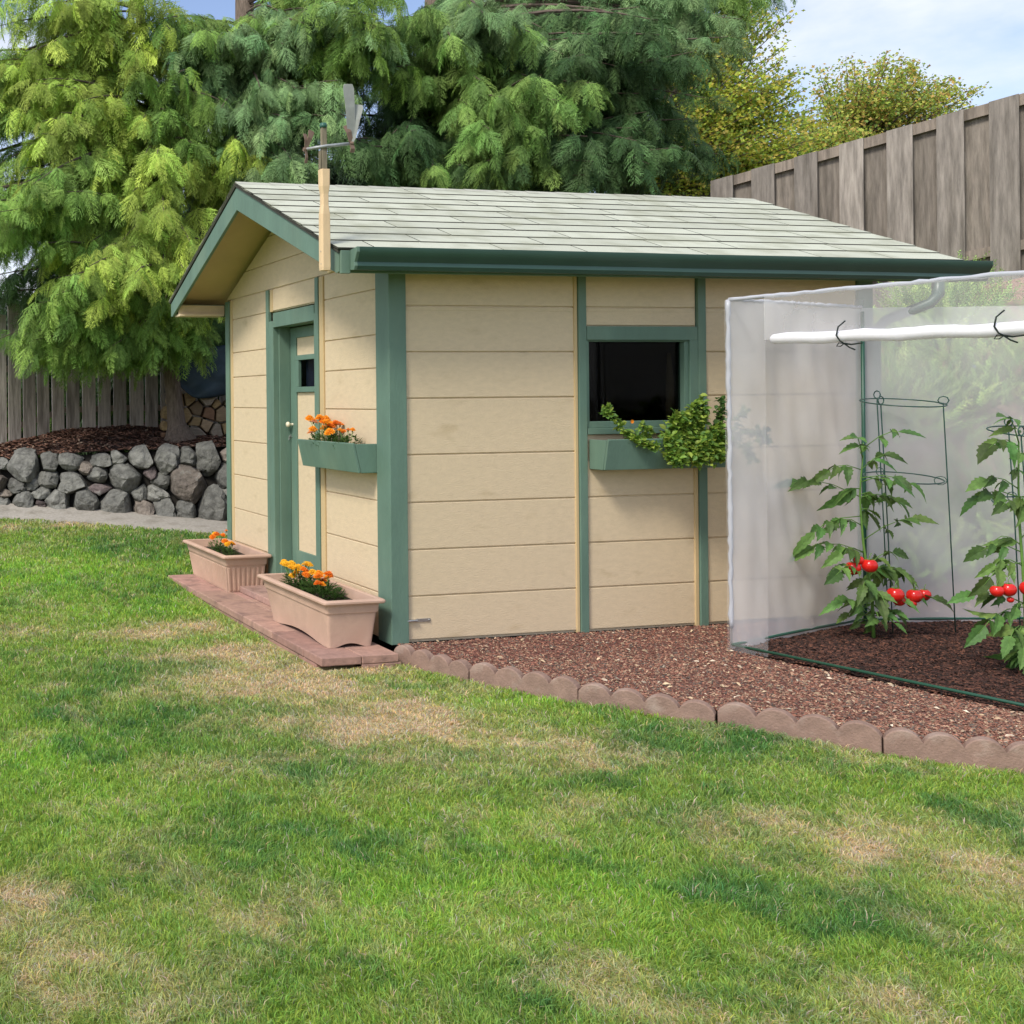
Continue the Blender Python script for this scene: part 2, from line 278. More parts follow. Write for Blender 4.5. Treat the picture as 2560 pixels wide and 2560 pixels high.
# grass blades, one object
def grass():
    n = 620000; u = rng.random(n); D = 2.75*np.exp(u**.93*math.log(14.6/2.75)); lat = (rng.random(n)*1.15-.20)*D*1.0
    lat = np.where(D < 5, lat, lat)
    p = CAM[None]+D[:, None]*FW+lat[:, None]*RT; x, y = p[:, 0], p[:, 1]
    k = inpoly(x, y, LAWN); x, y, D = x[k], y[k], D[k]; n = len(x)
    dry, drk, bri = lawn_tone(x, y); z = lawnz(x, y)-.006
    clump = vnoise(x, y, 9)*.6+vnoise(x, y, 23)*.4
    edge = 1.0
    L = (.020+.022*rng.random(n))*(.6+.8*clump)*(1-.35*dry)*(1+.25*drk)*(1+.05*np.maximum(D-5, 0)); W = (.0014+.0010*rng.random(n))*np.clip(D/4.2, .85, 3.4)
    cl = vnoise(x+5, y+5, 6)*6.28*2; az = np.where(rng.random(n) < .55, cl+rng.normal(0, .8, n), rng.random(n)*6.28)
    lean = .25+.75*rng.random(n)+.5*dry; dx, dy = np.cos(az), np.sin(az); sx, sy = -dy, dx
    fa = rng.random(n)*6.28; sx, sy = np.cos(fa), np.sin(fa)
    def pt(h, l, wd): return np.stack([x+dx*L*l*lean+sx*W*wd, y+dy*L*l*lean+sy*W*wd, z+L*h], 1)
    V = np.stack([pt(0, 0, -1), pt(0, 0, 1), pt(.6, .3, .8), pt(.6, .3, -.8), pt(1-.25*lean, 1, 0), ], 1).reshape(-1, 3)
    b = np.arange(n)*5; q = np.stack([b, b+1, b+2], 1); q2 = np.stack([b, b+2, b+3], 1); q3 = np.stack([b+3, b+2, b+4], 1)
    Fc = np.stack([q, q2, q3], 1).reshape(-1, 3)
    c = lawn_cols(x, y); r = rng.random(n)
    straw = (rng.random(n) < .045+.5*dry**1.5); c = np.where(straw[:, None], np.array([.62, .52, .30])*(.75+.5*r[:, None]), c*(.55+.85*r[:, None]))
    c[:, 0] *= 1+.5*(rng.random(n)-.5); c[:, 2] *= .7+.9*rng.random(n)
    o = npmesh('grass', V, Fc, M['grass'], cols=np.repeat(c, 3, axis=0)); tag(o, 'short mown lawn grass, green with dry straw coloured patches', 'grass', kind='stuff')
grass()
# gravel path along the rock wall
ROCKLINE = [(14.6, -7), (14.4, -3.2), (14.1, -.85), (13.75, .3), (13.45, 1.2), (13.1, 2.02), (12.85, 3.2), (12.6, 4.6)]
def wall_z(lat): return np.interp(lat, [-7, -3.2, -.85, .3, 1.2, 2.02, 4.6], [.34, .33, .30, .25, .20, .15, .15])
def lat_of(x, y): return (x-CAM[0])*RT[0]+(y-CAM[1])*RT[1]
pa = np.array([VW(d, l, 0)[:2] for d, l in ROCKLINE]); pf = np.array(_pb)
def lerp_line(P, m):
    s = np.concatenate([[0], np.cumsum(np.linalg.norm(np.diff(P, axis=0), axis=1))]); t = np.linspace(0, s[-1], m); return np.stack([np.interp(t, s, P[:, i]) for i in range(P.shape[1])], 1)
m_ = 90; A = lerp_line(pf, m_); B = lerp_line(pa, m_); nrow = 10; V = []
for j in range(nrow):
    t = j/(nrow-1); Q = A*(1-t)+B*t
    if j == 0: Q = Q+np.stack([np.zeros(m_), -.12+.06*np.sin(np.arange(m_)*.7)], 1)
    h = lawn_h(Q[:, 0], Q[:, 1])*(1-t)+wall_z(lat_of(Q[:, 0], Q[:, 1]))*t+(0.012 if j else -.01); V.append(np.column_stack([Q, h]))
V = np.concatenate(V); Fc = np.array([(j*m_+i, j*m_+i+1, (j+1)*m_+i+1, (j+1)*m_+i) for j in range(nrow-1) for i in range(m_-1)])
tag(npmesh('path', V, Fc, M['path'], smooth=True), kind='structure')
# brick paving beside the door
pv = MB(); rb = random.Random(3)
def brk(x0, x1, y0, y1, z0, z1):
    k = rb.uniform(.85, 1.15); pv.box(x0+.002, x1-.002, y0+.002, y1-.002, z0, z1-rb.uniform(0, .003), (.37*k, .225*k*rb.uniform(.95, 1.05), .175*k))
ys = [-.26, .02, .55, 1.13, 1.72, 2.2, 2.65, 3.08]
for a, b in zip(ys[:-1], ys[1:]):
    brk(-.64, -.36, a, b, -.055, 0); brk(-.632, -.36, a+.1, b+.1 if b < 3 else b, -.14, -.057)
ys = [-.26, .3, .72, 1.2, 1.75, 2.3, 2.7, 3.08]
for a, b in zip(ys[:-1], ys[1:]): brk(-.36, -.10 if a < 0 else -.004, a, b, -.055, 0); brk(-.36, -.10 if a < 0 else -.004, a+.004, b-.004, -.14, -.057)
brk(-.36, -.08, -.258, -.05, -.139, -.056)
o = pv.build('paving', M['brick'], bevel=.006, colattr=True); tag(o, kind='structure')
st = MB().box(-.30, -.006, 1.2, 1.71, .0, .052, (.40, .25, .2)).box(-.30, -.006, 1.715, 2.22, .0, .050, (.36, .23, .19)).build('doorstep', M['brick'], bevel=.006, colattr=True)
tag(st, 'low brick doorstep on the paving, half behind the front planter', 'doorstep')
# planting bed with red chips
BEDP = [(-.03, -.02)]+EDGE+[(9, -6.5), (12, -1), (9, 1.5), (3.95, 1.2), (3.9, -.01)]
BEDP = [(p[0]+.03, p[1]+.02) if i in range(1, 8) else p for i, p in enumerate(BEDP)]
def bedz(X, Y): return -.035+.012*(vnoise(X, Y, 3)-.5)+.036*sstep((Y+.5)/.5)
heightgrid('chip_bed', M['redbase'], bedz, -.1, 10, -6.5, 1.6, .06, keep=lambda x, y: inpoly(x, y, BEDP) & (inpoly(x-.06, y-.05, BEDP)))
NET = [(2.11, -.585), (3.66, -.13), (5.7, -.62), (2.72, -3.35)]
def chips(name, n, gen, size, cols, label, cat, flat=.3, seed=1, zf=bedz, lift=.0):
    r = np.random.default_rng(seed); x, y = gen(r, n); n = len(x); z = zf(x, y)+lift+r.random(n)*.006
    T = np.array([(-1, -.3, 0), (-.2, -.55, -.1), (1, -.2, 0), (.6, .5, .05), (-.6, .5, 0), (0, 0, .7)])*np.array([1, 1, 1.])
    TF = np.array([(0, 1, 5), (1, 2, 5), (2, 3, 5), (3, 4, 5), (4, 0, 5)])
    az = r.random(n)*6.28; d = np.stack([np.cos(az), np.sin(az), (r.random(n)-.5)*.9], 1); R = rot_basis(d, np.array([[0, 0, 1.]]).repeat(n, 0), (r.random(n)-.5)*1.4)
    ci = r.integers(0, len(cols), n); c = np.array(cols)[ci]*(.6+.8*r.random(n))[:, None]
    V, Fc, cc = scatter(T*np.array([1, .7, .7]), TF, np.stack([x, y, z], 1), R, size*(.5+r.random(n)), c)
    o = npmesh(name, V, Fc, M['chip'], cols=cc); tag(o, label, cat, kind='stuff'); return o
def in_bed(r, n):
    D = 4.2*np.exp(r.random(n)*math.log(9/4.2)); l = (.2+.85*r.random(n))*D; p = CAM[None]+D[:, None]*FW+l[:, None]*RT; x, y = p[:, 0], p[:, 1]
    k = inpoly(x, y, BEDP) & inpoly(x-.05, y-.03, BEDP) & (y < -.01) | ((x > 3.95) & (y < .3) & (y > -.3)); k &= ~inpoly(x, y, NET); return x[k], y[k]
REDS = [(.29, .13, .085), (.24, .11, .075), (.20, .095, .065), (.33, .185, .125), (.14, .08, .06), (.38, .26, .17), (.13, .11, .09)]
chips('red_chips', 190000, in_bed, .0088, REDS, 'loose red lava and bark chips covering the bed beside the shed', 'bark chips', seed=3)
chips('pale_chips', 1800, in_bed, .014, [(.5, .38, .24), (.42, .3, .2), (.55, .46, .34)], 'scattered pale wood slivers lying among the red chips', 'wood slivers', seed=4, lift=.006)
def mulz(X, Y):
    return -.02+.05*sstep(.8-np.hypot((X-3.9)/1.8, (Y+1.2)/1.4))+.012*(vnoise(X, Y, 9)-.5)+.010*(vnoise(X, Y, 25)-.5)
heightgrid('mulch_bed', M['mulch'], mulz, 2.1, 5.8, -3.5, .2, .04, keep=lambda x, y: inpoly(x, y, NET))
def in_net(r, n):
    x = 2.1+3.6*r.random(n); y = -3.4+3.5*r.random(n); k = inpoly(x, y, NET); return x[k], y[k]
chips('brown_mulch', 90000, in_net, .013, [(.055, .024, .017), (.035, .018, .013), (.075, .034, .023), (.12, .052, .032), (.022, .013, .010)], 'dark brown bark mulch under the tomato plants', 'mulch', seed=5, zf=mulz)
# scalloped edging blocks
labs = ['scalloped brown concrete edging block touching the brick paving', 'second scalloped edging block out from the green corner post',
        'scalloped edging block below the window bay, third from the corner post', 'scalloped edging block in front of the film cover corner, fourth from the corner post',
        'scalloped edging block cut off by the right edge of the photo', None, None]
for i in range(len(EDGE)-1):
    if labs[i] is None: continue
    a = Vector((*EDGE[i], 0)); b = Vector((*EDGE[i+1], 0)); L = (b-a).length-.008; dirv = (b-a).normalized(); n = 4; pts = [(0, -.16)]; 
    hz = .038
    for k in range(n):
        for q in range(11):
            t = q/10; ang = math.pi*(1-t)*.74+math.pi*.13
            pts.append((L*(k+.5)/n+math.cos(ang)/math.cos(math.pi*.13)*L/n/2, hz-.052+(math.sin(ang)-math.sin(math.pi*.13))/(1-math.sin(math.pi*.13))*.052))
    pts.append((L, -.16)); m = len(pts)
    nb = Vector((-dirv.y, dirv.x, 0)); th = .062; rr = random.Random(i)
    mb = MB(); vs = []
    for off in (0, th):
        for u, z in pts: p = a+dirv*u+nb*off; vs.append((p.x, p.y, z))
    mb.add(vs, [tuple(range(m))[::-1] if False else tuple(range(m)), tuple(range(m, 2*m))[::-1]]+[(k, k+m, (k+1) % m+m, (k+1) % m) for k in range(m)])
    o = mb.build('edging_block', M['conc'], bevel=.007, seg=3); me = o.data
    o.location = a; me.transform(Matrix.Translation(-a)); o.rotation_euler = (rr.uniform(-.03, .03), rr.uniform(-.012, .012), rr.uniform(-.02, .02)); tag(o, labs[i], 'edging block', 'scalloped edging blocks along the bed')
# ---------------------------------------------------------------- back mound, fences, bank
WT = [(14.85, -7, .75), (14.7, -3.2, .80), (14.4, -.85, .88), (14.05, .3, .98), (13.75, 1.2, 1.02), (13.4, 2.02, 1.06), (13.1, 3.2, 1.06), (12.9, 4.8, 1.06)]
FB = [(14.95, -7, .7), (14.95, -3.2, .72), (15.3, -.95, .97), (15.9, 0, 1.22), (16.3, .9, 1.26), (16.7, 2.0, 1.14), (17.2, 3.6, 1.12), (18, 6.5, 1.3)]
A = lerp_line(np.array([VW(d, l, z) for d, l, z in WT]), 100); B = lerp_line(np.array([VW(d, l, z) for d, l, z in FB]), 100); V = []
R_ = 26
for j in range(R_):
    t = j/(R_-1)*1.5; Q = A*(1-t)+B*t; Q[:, 2] = A[:, 2]*(1-min(t, 1))+B[:, 2]*min(t, 1)+.04*math.sin(min(t, 1)*math.pi)*1.0+.03*(vnoise(Q[:, 0], Q[:, 1], 4)-.5); V.append(Q)
Vm = np.concatenate(V); Fm = np.array([(j*100+i, j*100+i+1, (j+1)*100+i+1, (j+1)*100+i) for j in range(R_-1) for i in range(99)])
tag(npmesh('mound', Vm, Fm, M['mulch'], smooth=True), kind='structure')
r5 = np.random.default_rng(9); n = 26000; fi = r5.integers(0, len(Fm), n); u, v = r5.random(n), r5.random(n)
q = Vm[Fm[fi]]; P = (q[:, 0]*(1-u)[:, None]+q[:, 1]*u[:, None])*(1-v)[:, None]+(q[:, 3]*(1-u)[:, None]+q[:, 2]*u[:, None])*v[:, None]
az = r5.random(n)*6.28; R = rot_basis(np.stack([np.cos(az), np.sin(az), (r5.random(n)-.5)*.8], 1), np.array([[0, 0, 1.]]).repeat(n, 0), (r5.random(n)-.5))
cc = np.array([(.17, .085, .055), (.12, .06, .04), (.23, .13, .09), (.08, .045, .03), (.36, .27, .19)])[r5.choice(5, n, p=[.3, .3, .18, .17, .05])]*(.7+.6*r5.random(n))[:, None]
T = np.array([(-1, -.25, 0), (1, -.25, 0), (1, .25, 0), (-1, .25, 0)]); V, Fc, c2 = scatter(T, np.array([(0, 1, 2, 3)]), P+np.array([0, 0, .012]), R, .02+.03*r5.random(n), cc)
tag(npmesh('bark_mulch', V, Fc, M['chip'], cols=c2), 'reddish brown bark mulch on the mound above the rock wall', 'mulch', kind='stuff')
# power cells -> rocks
def cell_poly(i, C, Rr, gap):
    S = 1.55*Rr[i]+.0; poly = [(C[i][0]+S*math.cos(a), C[i][1]+S*math.sin(a)) for a in np.linspace(0, 2*math.pi, 17)[:-1]]
    for j in range(len(C)):
        if j == i: continue
        d = C[j]-C[i]; L = np.linalg.norm(d)
        if L > 3*(Rr[i]+Rr[j]): continue
        nrm = d/L; off = (L*L+Rr[i]**2-Rr[j]**2)/(2*L)-gap; out = []
        for a in range(len(poly)):
            p, q = poly[a], poly[(a+1) % len(poly)]; dp = (p[0]-C[i][0])*nrm[0]+(p[1]-C[i][1])*nrm[1]-off; dq = (q[0]-C[i][0])*nrm[0]+(q[1]-C[i][1])*nrm[1]-off
            if dp <= 0: out.append(p)
            if dp*dq < 0: t = dp/(dp-dq); out.append((p[0]+(q[0]-p[0])*t, p[1]+(q[1]-p[1])*t))
        poly = out
        if len(poly) < 3: return None
    return poly
def rock_mesh(poly, c, depthr, seed, to3d, rough=.12):
    """rounded boulder filling a 2D cell; to3d(u,v,w)"""
    rr = random.Random(seed); nu, nv = 32, 14; vs = []
    off = Vector((rr.uniform(0, 50), rr.uniform(0, 50), rr.uniform(0, 50)))
    def rad(a):
        d = (math.cos(a), math.sin(a)); best = 9
        for k in range(len(poly)):
            p, q = poly[k], poly[(k+1) % len(poly)]; ex, ey = q[0]-p[0], q[1]-p[1]; den = d[0]*ey-d[1]*ex
            if abs(den) < 1e-9: continue
            t = ((p[0]-c[0])*ey-(p[1]-c[1])*ex)/den; s = ((p[0]-c[0])*d[1]-(p[1]-c[1])*d[0])/den
            if t > 0 and -1e-6 <= s <= 1+1e-6: best = min(best, t)
        return best
    R0 = [rad(2*math.pi*j/nu) for j in range(nu)]; R1 = [min(R0[j], (R0[j-1]+R0[(j+1) % nu])/2*1.14) for j in range(nu)]; mr = sum(R1)/nu
    tilt = (rr.uniform(-.3, .3), rr.uniform(-.3, .3))
    for i in range(nv+1):
        ph = math.pi*i/nv; sn = math.sin(ph)**.5; cs = math.copysign(abs(math.cos(ph))**1.1, math.cos(ph))
        for j in range(nu):
            a = 2*math.pi*j/nu; r = R1[j]*sn; k = 1+rough*(mn.noise(Vector((math.cos(a)*sn*1.6, math.sin(a)*sn*1.6, cs*1.6))+off)*1.3+.5*mn.noise(Vector((math.cos(a)*sn*4, math.sin(a)*sn*4, cs*4))+off))
            uu = r*math.cos(a)*min(k, 1.02); vv = r*math.sin(a)*min(k, 1.02)
            vs.append(to3d(c[0]+uu, c[1]+vv, cs*depthr*k+tilt[0]*uu+tilt[1]*vv))
    fs = [(i*nu+j, (i+1)*nu+j, (i+1)*nu+(j+1) % nu, i*nu+(j+1) % nu) for i in range(nv) for j in range(nu)]
    return vs, fs
def relax(n, w_, h_, rmin, rmax, seed, it=60):
    r = np.random.default_rng(seed); C = r.random((n, 2))*[w_, h_]; Rr = rmin+(rmax-rmin)*r.random(n)**1.6
    for _ in range(it):
        for i in range(n):
            d = C[i]-C; L = np.linalg.norm(d, axis=1)+1e-6; need = (Rr[i]+Rr)*.98; k = (L < need); k[i] = False
            if k.any(): C[i] += (d[k]/L[k][:, None]*((need-L)[k][:, None])).sum(0)*.35
            C[i, 0] = np.clip(C[i, 0], 0, w_); C[i, 1] = np.clip(C[i, 1], Rr[i]*.6, h_-Rr[i]*.7)
    return C, Rr
base = lerp_line(np.array([VW(d, l, 0) for d, l in ROCKLINE[1:-1]]), 60)[:, :2]; slen = np.concatenate([[0], np.cumsum(np.linalg.norm(np.diff(base, axis=0), axis=1))]); WL = slen[-1]
def rw(u, v, w_):
    x = np.interp(u, slen, base[:, 0]); y = np.interp(u, slen, base[:, 1]); gz = wall_z(lat_of(x, y))-.02
    n = FW*-1; top = np.interp(lat_of(x, y), [-3.2, -.85, .3, 1.2, 2.02, 4.6], [.80, .88, .96, 1.03, 1.08, 1.08])-gz+.02; z = gz+v*top; back = v*.28
    p = np.array([x, y, 0])+n*(w_-back); return (p[0], p[1], z)
C, Rr = relax(74, WL, .90, .08, .25, 5, 90)
# cells are laid out in metres along the wall and in fractions of its height
rw_root = empty('rock_retaining_wall', tuple(VW(13.9, 0, .16)), 'grey dry laid boulder retaining wall below the mulch mound', 'retaining wall')
cnt = 0
for i in range(len(C)):
    poly = cell_poly(i, C, Rr, .005)
    if not poly: continue
    vs, fs = rock_mesh(poly, C[i], Rr[i]*.75, i, rw, .30); rr = random.Random(i*3); k = rr.uniform(.55, 1.1); t = rr.random()
    loc_ = np.array(vs); cc_ = loc_.mean(0); ext = (loc_.max(0)-loc_.min(0))/2+1e-6; q_ = (loc_-cc_)/ext
    for _p in range(9):
        nn_ = np.array([rr.gauss(0, 1), rr.gauss(0, 1), rr.gauss(0, 1)]); nn_ -= FW*max(0, nn_@FW)*1.3; nn_ /= np.linalg.norm(nn_); d_ = rr.uniform(.60, .84); t_ = q_@nn_; q_ -= np.maximum(t_-d_, 0)[:, None]*nn_[None]*.92
    vs = (q_*ext*1.17+cc_).tolist()
    base_c = (.185*k, .185*k, .165*k) if t < .7 else ((.21*k, .18*k, .15*k) if t < .9 else (.15*k, .12*k, .115*k))
    MB().add(vs, fs, base_c).build('rock', M['rock'], rw_root, smooth=True, colattr=True, auto=True); cnt += 1
bk = []; us = np.linspace(0, WL, 40)
for u in us: bk += [rw(u, 0, -.12), rw(u, .94, -.12)]
MB().add(bk, [(2*i, 2*i+2, 2*i+3, 2*i+1) for i in range(39)]).build('dark_backing', M['gap'], rw_root)  # flat dark backing seen through the gaps between the rocks
# left fence
fl = empty('board_fence', tuple(VW(15.6, 0, 1.0)), 'weathered grey board fence with gaps on the mound, under the conifer at left', 'fence')
Bf = np.array([VW(d-.0, l, z) for d, l, z in [(15.2, -2.6, .80), (15.25, -.95, .93), (15.9, 0, 1.25), (16.3, .9, 1.27), (16.7, 2.0, 1.25), (17.2, 3.2, 1.25)]])
Ls = lerp_line(Bf, 25); rf = random.Random(4)
for i in range(24):
    a, b = Vector(Ls[i]), Vector(Ls[i+1]); d = (b-a); d.z = 0; L = d.length; d.normalize(); nn = Vector((d.y, -d.x, 0)); wd = L*rf.uniform(.78, .88); z0 = min(a.z, b.z)+rf.uniform(-.14, .0)*(1 if i < 9 else .3); 
    mb = MB(); p = a+d*rf.uniform(0, .015); q = p+d*wd; th = .02; tl = rf.uniform(-.012, .012); k = rf.uniform(.75, 1.12)
    vs = [p, q, q-nn*th, p-nn*th]; vs = [Vector((v.x, v.y, z0)) for v in vs]+[Vector((v.x+d.x*tl, v.y+d.y*tl, z0+2.1)) for v in vs]
    mb.add(vs, [(0, 3, 2, 1), (4, 5, 6, 7), (0, 1, 5, 4), (1, 2, 6, 5), (2, 3, 7, 6), (3, 0, 4, 7)], (.44*k, .40*k, .345*k))
    mb.build('board', M['fencewood'], fl, colattr=True)
for zz in (.22, 1.1):
    rl = MB()
    for a, b in zip(Bf[:-1], Bf[1:]):
        a = Vector(a)-Vector(FW)*-.03; b = Vector(b)-Vector(FW)*-.03
        rl.add([(a.x, a.y, a.z+zz), (b.x, b.y, b.z+zz), (b.x, b.y, b.z+zz+.09), (a.x, a.y, a.z+zz+.09)]+[(a.x+FW[0]*.04, a.y+FW[1]*.04, a.z+zz), (b.x+FW[0]*.04, b.y+FW[1]*.04, b.z+zz), (b.x+FW[0]*.04, b.y+FW[1]*.04, b.z+zz+.09), (a.x+FW[0]*.04, a.y+FW[1]*.04, a.z+zz+.09)],
               [(0, 1, 2, 3), (7, 6, 5, 4), (3, 2, 6, 7), (4, 5, 1, 0), (0, 3, 7, 4), (1, 5, 6, 2)], (.27, .22, .17))
    rl.build('rail', M['fencewood'], fl, colattr=True)
# bank on the right and the board-on-board fence above it
LO = np.array([(3.3, 6.5, 0), (3.95, 3.4, 0), (4.1, 1.1, -.03), (4.9, .45, -.03), (6.0, -.1, -.03), (8.5, -1.6, -.03), (12, -4, -.03)]); UP = np.array([(4.7, 7.6, 1.9), (5.3, 5.6, 2.0), (6.32, 3.78, 2.15), (6.9, 2.9, 2.4), (7.48, 1.99, 2.72), (8.6, .2, 3.1), (11.2, -3.7, 3.3)])
A = lerp_line(LO, 80); B = lerp_line(UP, 80); V = []
for j in range(30):
    t = j/29*1.25; tt = min(t, 1); Q = A*(1-t)+B*t; Q[:, 2] = A[:, 2]*(1-sstep(tt)*.5-tt*.5)+B[:, 2]*(sstep(tt)*.5+tt*.5)+.12*(vnoise(Q[:, 0], Q[:, 1], 1.5)-.5)*math.sin(tt*math.pi)*2; V.append(Q)
Vb = np.concatenate(V); Fb = np.array([(j*80+i, j*80+i+1, (j+1)*80+i+1, (j+1)*80+i) for j in range(29) for i in range(79)])
tag(npmesh('bank', Vb, Fb, mat('bank_mulch', (.30, .19, .14), .95, .4, 30, .02, 40), smooth=True), kind='structure')
fr = empty('board_on_board_fence', (7.3, 2.3, 2.4), 'tall weathered wooden fence of overlapping boards stepping up the bank at right', 'fence')
dF = Vector((7.48-6.30, 1.99-3.80, 0)); dF.normalize(); nF = Vector((-dF.y, dF.x, 0)); nF = nF if nF.dot(Vector(FW)) < 0 else -nF
P0 = Vector((6.30, 3.80, 0))
def topz(s): return 4.14+(s)*.168*1.0
pitch = .405; rf = random.Random(8); s = -.20; k = 0
def slant(mb, s0, s1, z0a, z0b, z1a, z1b, off, th, col):
    a = P0+dF*s0+nF*off; b = P0+dF*s1+nF*off; c = b-nF*th; d = a-nF*th
    mb.add([(a.x, a.y, z0a), (b.x, b.y, z0b), (c.x, c.y, z0b), (d.x, d.y, z0a), (a.x, a.y, z1a), (b.x, b.y, z1b), (c.x, c.y, z1b), (d.x, d.y, z1a)],
           [(0, 3, 2, 1), (4, 5, 6, 7), (0, 1, 5, 4), (1, 2, 6, 5), (2, 3, 7, 6), (3, 0, 4, 7)], col)
SN = []
while s < 3.4:
    kk = rf.uniform(.74, 1.18); w1 = .215+rf.uniform(-.01, .01)
    SN.append((s, w1, kk)); s += pitch
for s, w1, kk in SN:
    zb = topz(s)-2.05 if s < 1.9 else topz(s)-2.05
    mb = MB(); slant(mb, s, s+w1, zb, zb+.036, topz(s), topz(s+w1), .028, .02, (.28*kk, .25*kk, .215*kk)); mb.build('board', M['fencewood'], fr, colattr=True)
    k2 = rf.uniform(.75, 1.0); mb = MB(); slant(mb, s+w1-.03, s+pitch+.03, zb, zb+.05, topz(s+w1)-.02, topz(s+pitch)-.02, -.045, .02, (.24*k2, .21*k2, .175*k2)); mb.build('board', M['fencewood'], fr, colattr=True)
for z0, z1 in ((-.115, -.0), (-1.52, -1.42), (-2.05, -1.95)):
    mb = MB()
    s0_, s1_ = SN[0][0], SN[-1][0]+pitch
    slant(mb, s0_, s1_, topz(s0_)+z0, topz(s1_)+z0, topz(s0_)+z1-.004, topz(s1_)+z1-.004, .006, .045, (.25, .21, .17))
    mb.build('rail', M['fencewood'], fr, colattr=True)
# ================================================================ SHED
SX, SY = 3.87, 3.12; RZ = 3.395; EY = -.25; EZ = 2.615; SL = (RZ-EZ)/(SY/2-EY)
def roofz(y): return RZ-abs(y-SY/2)*SL
shed = empty('garden_shed', (0, 0, 0), 'cream garden shed with green trim and a pale shingle roof', 'shed')
# siding ---- gable (plane X=0, outer face at 0, boards 18 mm)
def gab(y): return roofz(y)-.10
ZL = [.01, .311, .625, .944, 1.262, 1.573, 1.86, 2.09, 2.405, 2.593, 2.82, 3.06, 3.32]
def gable_bay(mb, y0, y1, zlist, zmin, zmax=9):
    for a, b in zip(zlist[:-1], zlist[1:]):
        a2, b2 = max(a, zmin), min(b, zmax)
        if b2-a2 < .02: continue
        ga, gb = a2+.004, b2-.004
        for off, (lo, hi) in ((0.0, (ga, gb)),):
            pts = []
            ycut = lambda z: (SY/2-(RZ-.10-z)/SL, SY/2+(RZ-.10-z)/SL)
            l0, r0 = ycut(lo); l1, r1 = ycut(hi)
            yl0, yr0 = max(y0, l0), min(y1, r0); yl1, yr1 = max(y0, l1), min(y1, r1)
            if yr0-yl0 < .01: continue
            if lo < RZ-.1 < hi: poly = [(yl0, lo), (yr0, lo), (SY/2, RZ-.1)]
            elif yr1-yl1 < .01: poly = [(yl0, lo), (yr0, lo), ((yl1+yr1)/2, hi)]
            else:
                poly = [(yl0, lo), (yr0, lo)]
                if yr0 > yr1+.001 and gab(y1) > lo and y1 < yr0+.001: poly.append((y1, min(gab(y1), hi)))
                poly += [(yr1, hi), (yl1, hi)]
                if yl0 < yl1-.001 and gab(y0) > lo and y0 > yl0-.001: poly.append((y0, min(gab(y0), hi)))
            mb.prism(poly, -.0, .016, 'x')
mb = MB()
gable_bay(mb, .16, 1.005, ZL, .012, 2.593); gable_bay(mb, 2.135, 3.04, ZL, .012, 2.593); gable_bay(mb, 1.145, 2.065, ZL, 2.39, 2.593); gable_bay(mb, -.02, 3.14, ZL, 2.597)
mb.prism([(.0, .0), (1.09, .0), (1.09, 2.4), (2.12, 2.4), (2.12, 0), (SY, 0), (SY, 2.58), (SY/2, RZ-.12), (0, 2.58)], .011, .07, 'x')
mb.build('gable_wall', M['cream'], shed, bevel=.0035, seg=2)
# side wall (plane Y=0)
ZS = [.015, .311, .625, .944, 1.267, 1.648, 1.962, 2.275, 2.56]
mb = MB()
for x0, x1 in ((.108, 1.418), (1.495, 2.378), (2.462, 3.762)):
    for a, b in zip(ZS[:-1], ZS[1:]):
        segs = [(a, b)]
        if x0 == 1.495: segs = [(a, min(b, 1.20))] if a < 1.3 else ([(max(a, 2.145), b)] if b > 2.2 else [])
        for lo, hi in segs:
            if hi-lo > .02: mb.box(x0, x1, .0, .016, lo+.005, hi-.005)
mb.prism([(.0, .0), (SX, .0), (SX, 2.57), (0, 2.57), (0, 1.2), (1.5, 1.2), (1.5, 2.1), (2.36, 2.1), (2.36, 1.2), (0, 1.199)], .011, .07, 'y') if False else None
for bx in ((.0, 1.50, 0, 2.57), (2.36, SX, 0, 2.57), (1.50, 2.36, 0, 1.40), (1.50, 2.36, 2.09, 2.57)): mb.box(bx[0]+.072 if bx[0] == 0 else bx[0], bx[1], .012, .07, bx[2], bx[3])
mb.build('side_wall', M['cream'], shed, bevel=.0035)
# double bead line near the top and fine crack line
mb = MB()
for x0, x1 in ((.108, 1.40), (1.495, 2.36), (2.462, 3.74)): mb.box(x0+.01, x1-.015, -.0025, .004, 2.244, 2.268)
mb.build('bead_moulding', M['cream'], shed, bevel=.002)
mb = MB().box(.075, SX, SY-.07, SY, 0, 2.57).build('back_wall', M['cream'], shed)
mb = MB(); mb.prism([(.072, 0), (SY-.072, 0), (SY-.072, 2.57), (SY/2, RZ-.12), (.072, 2.57)], SX-.07, SX, 'x'); mb.build('far_gable_wall', M['cream'], shed)
MB().box(.08, SX-.08, .08, SY-.08, .0, .03).build('shed_floor', M['dark'], shed)
MB().box(.6, SX-.09, 1.0, 1.02, .03, 2.5).box(.6, .62, .2, 1.0, .03, 2.5).box(SX-.10, SX-.075, .09, 1.0, .03, 2.5).box(.09, SX-.09, .09, 1.0, 2.44, 2.46).build('dark_backdrop', M['dark'], shed)  # dark panels added behind the window, interior shade put into their colour
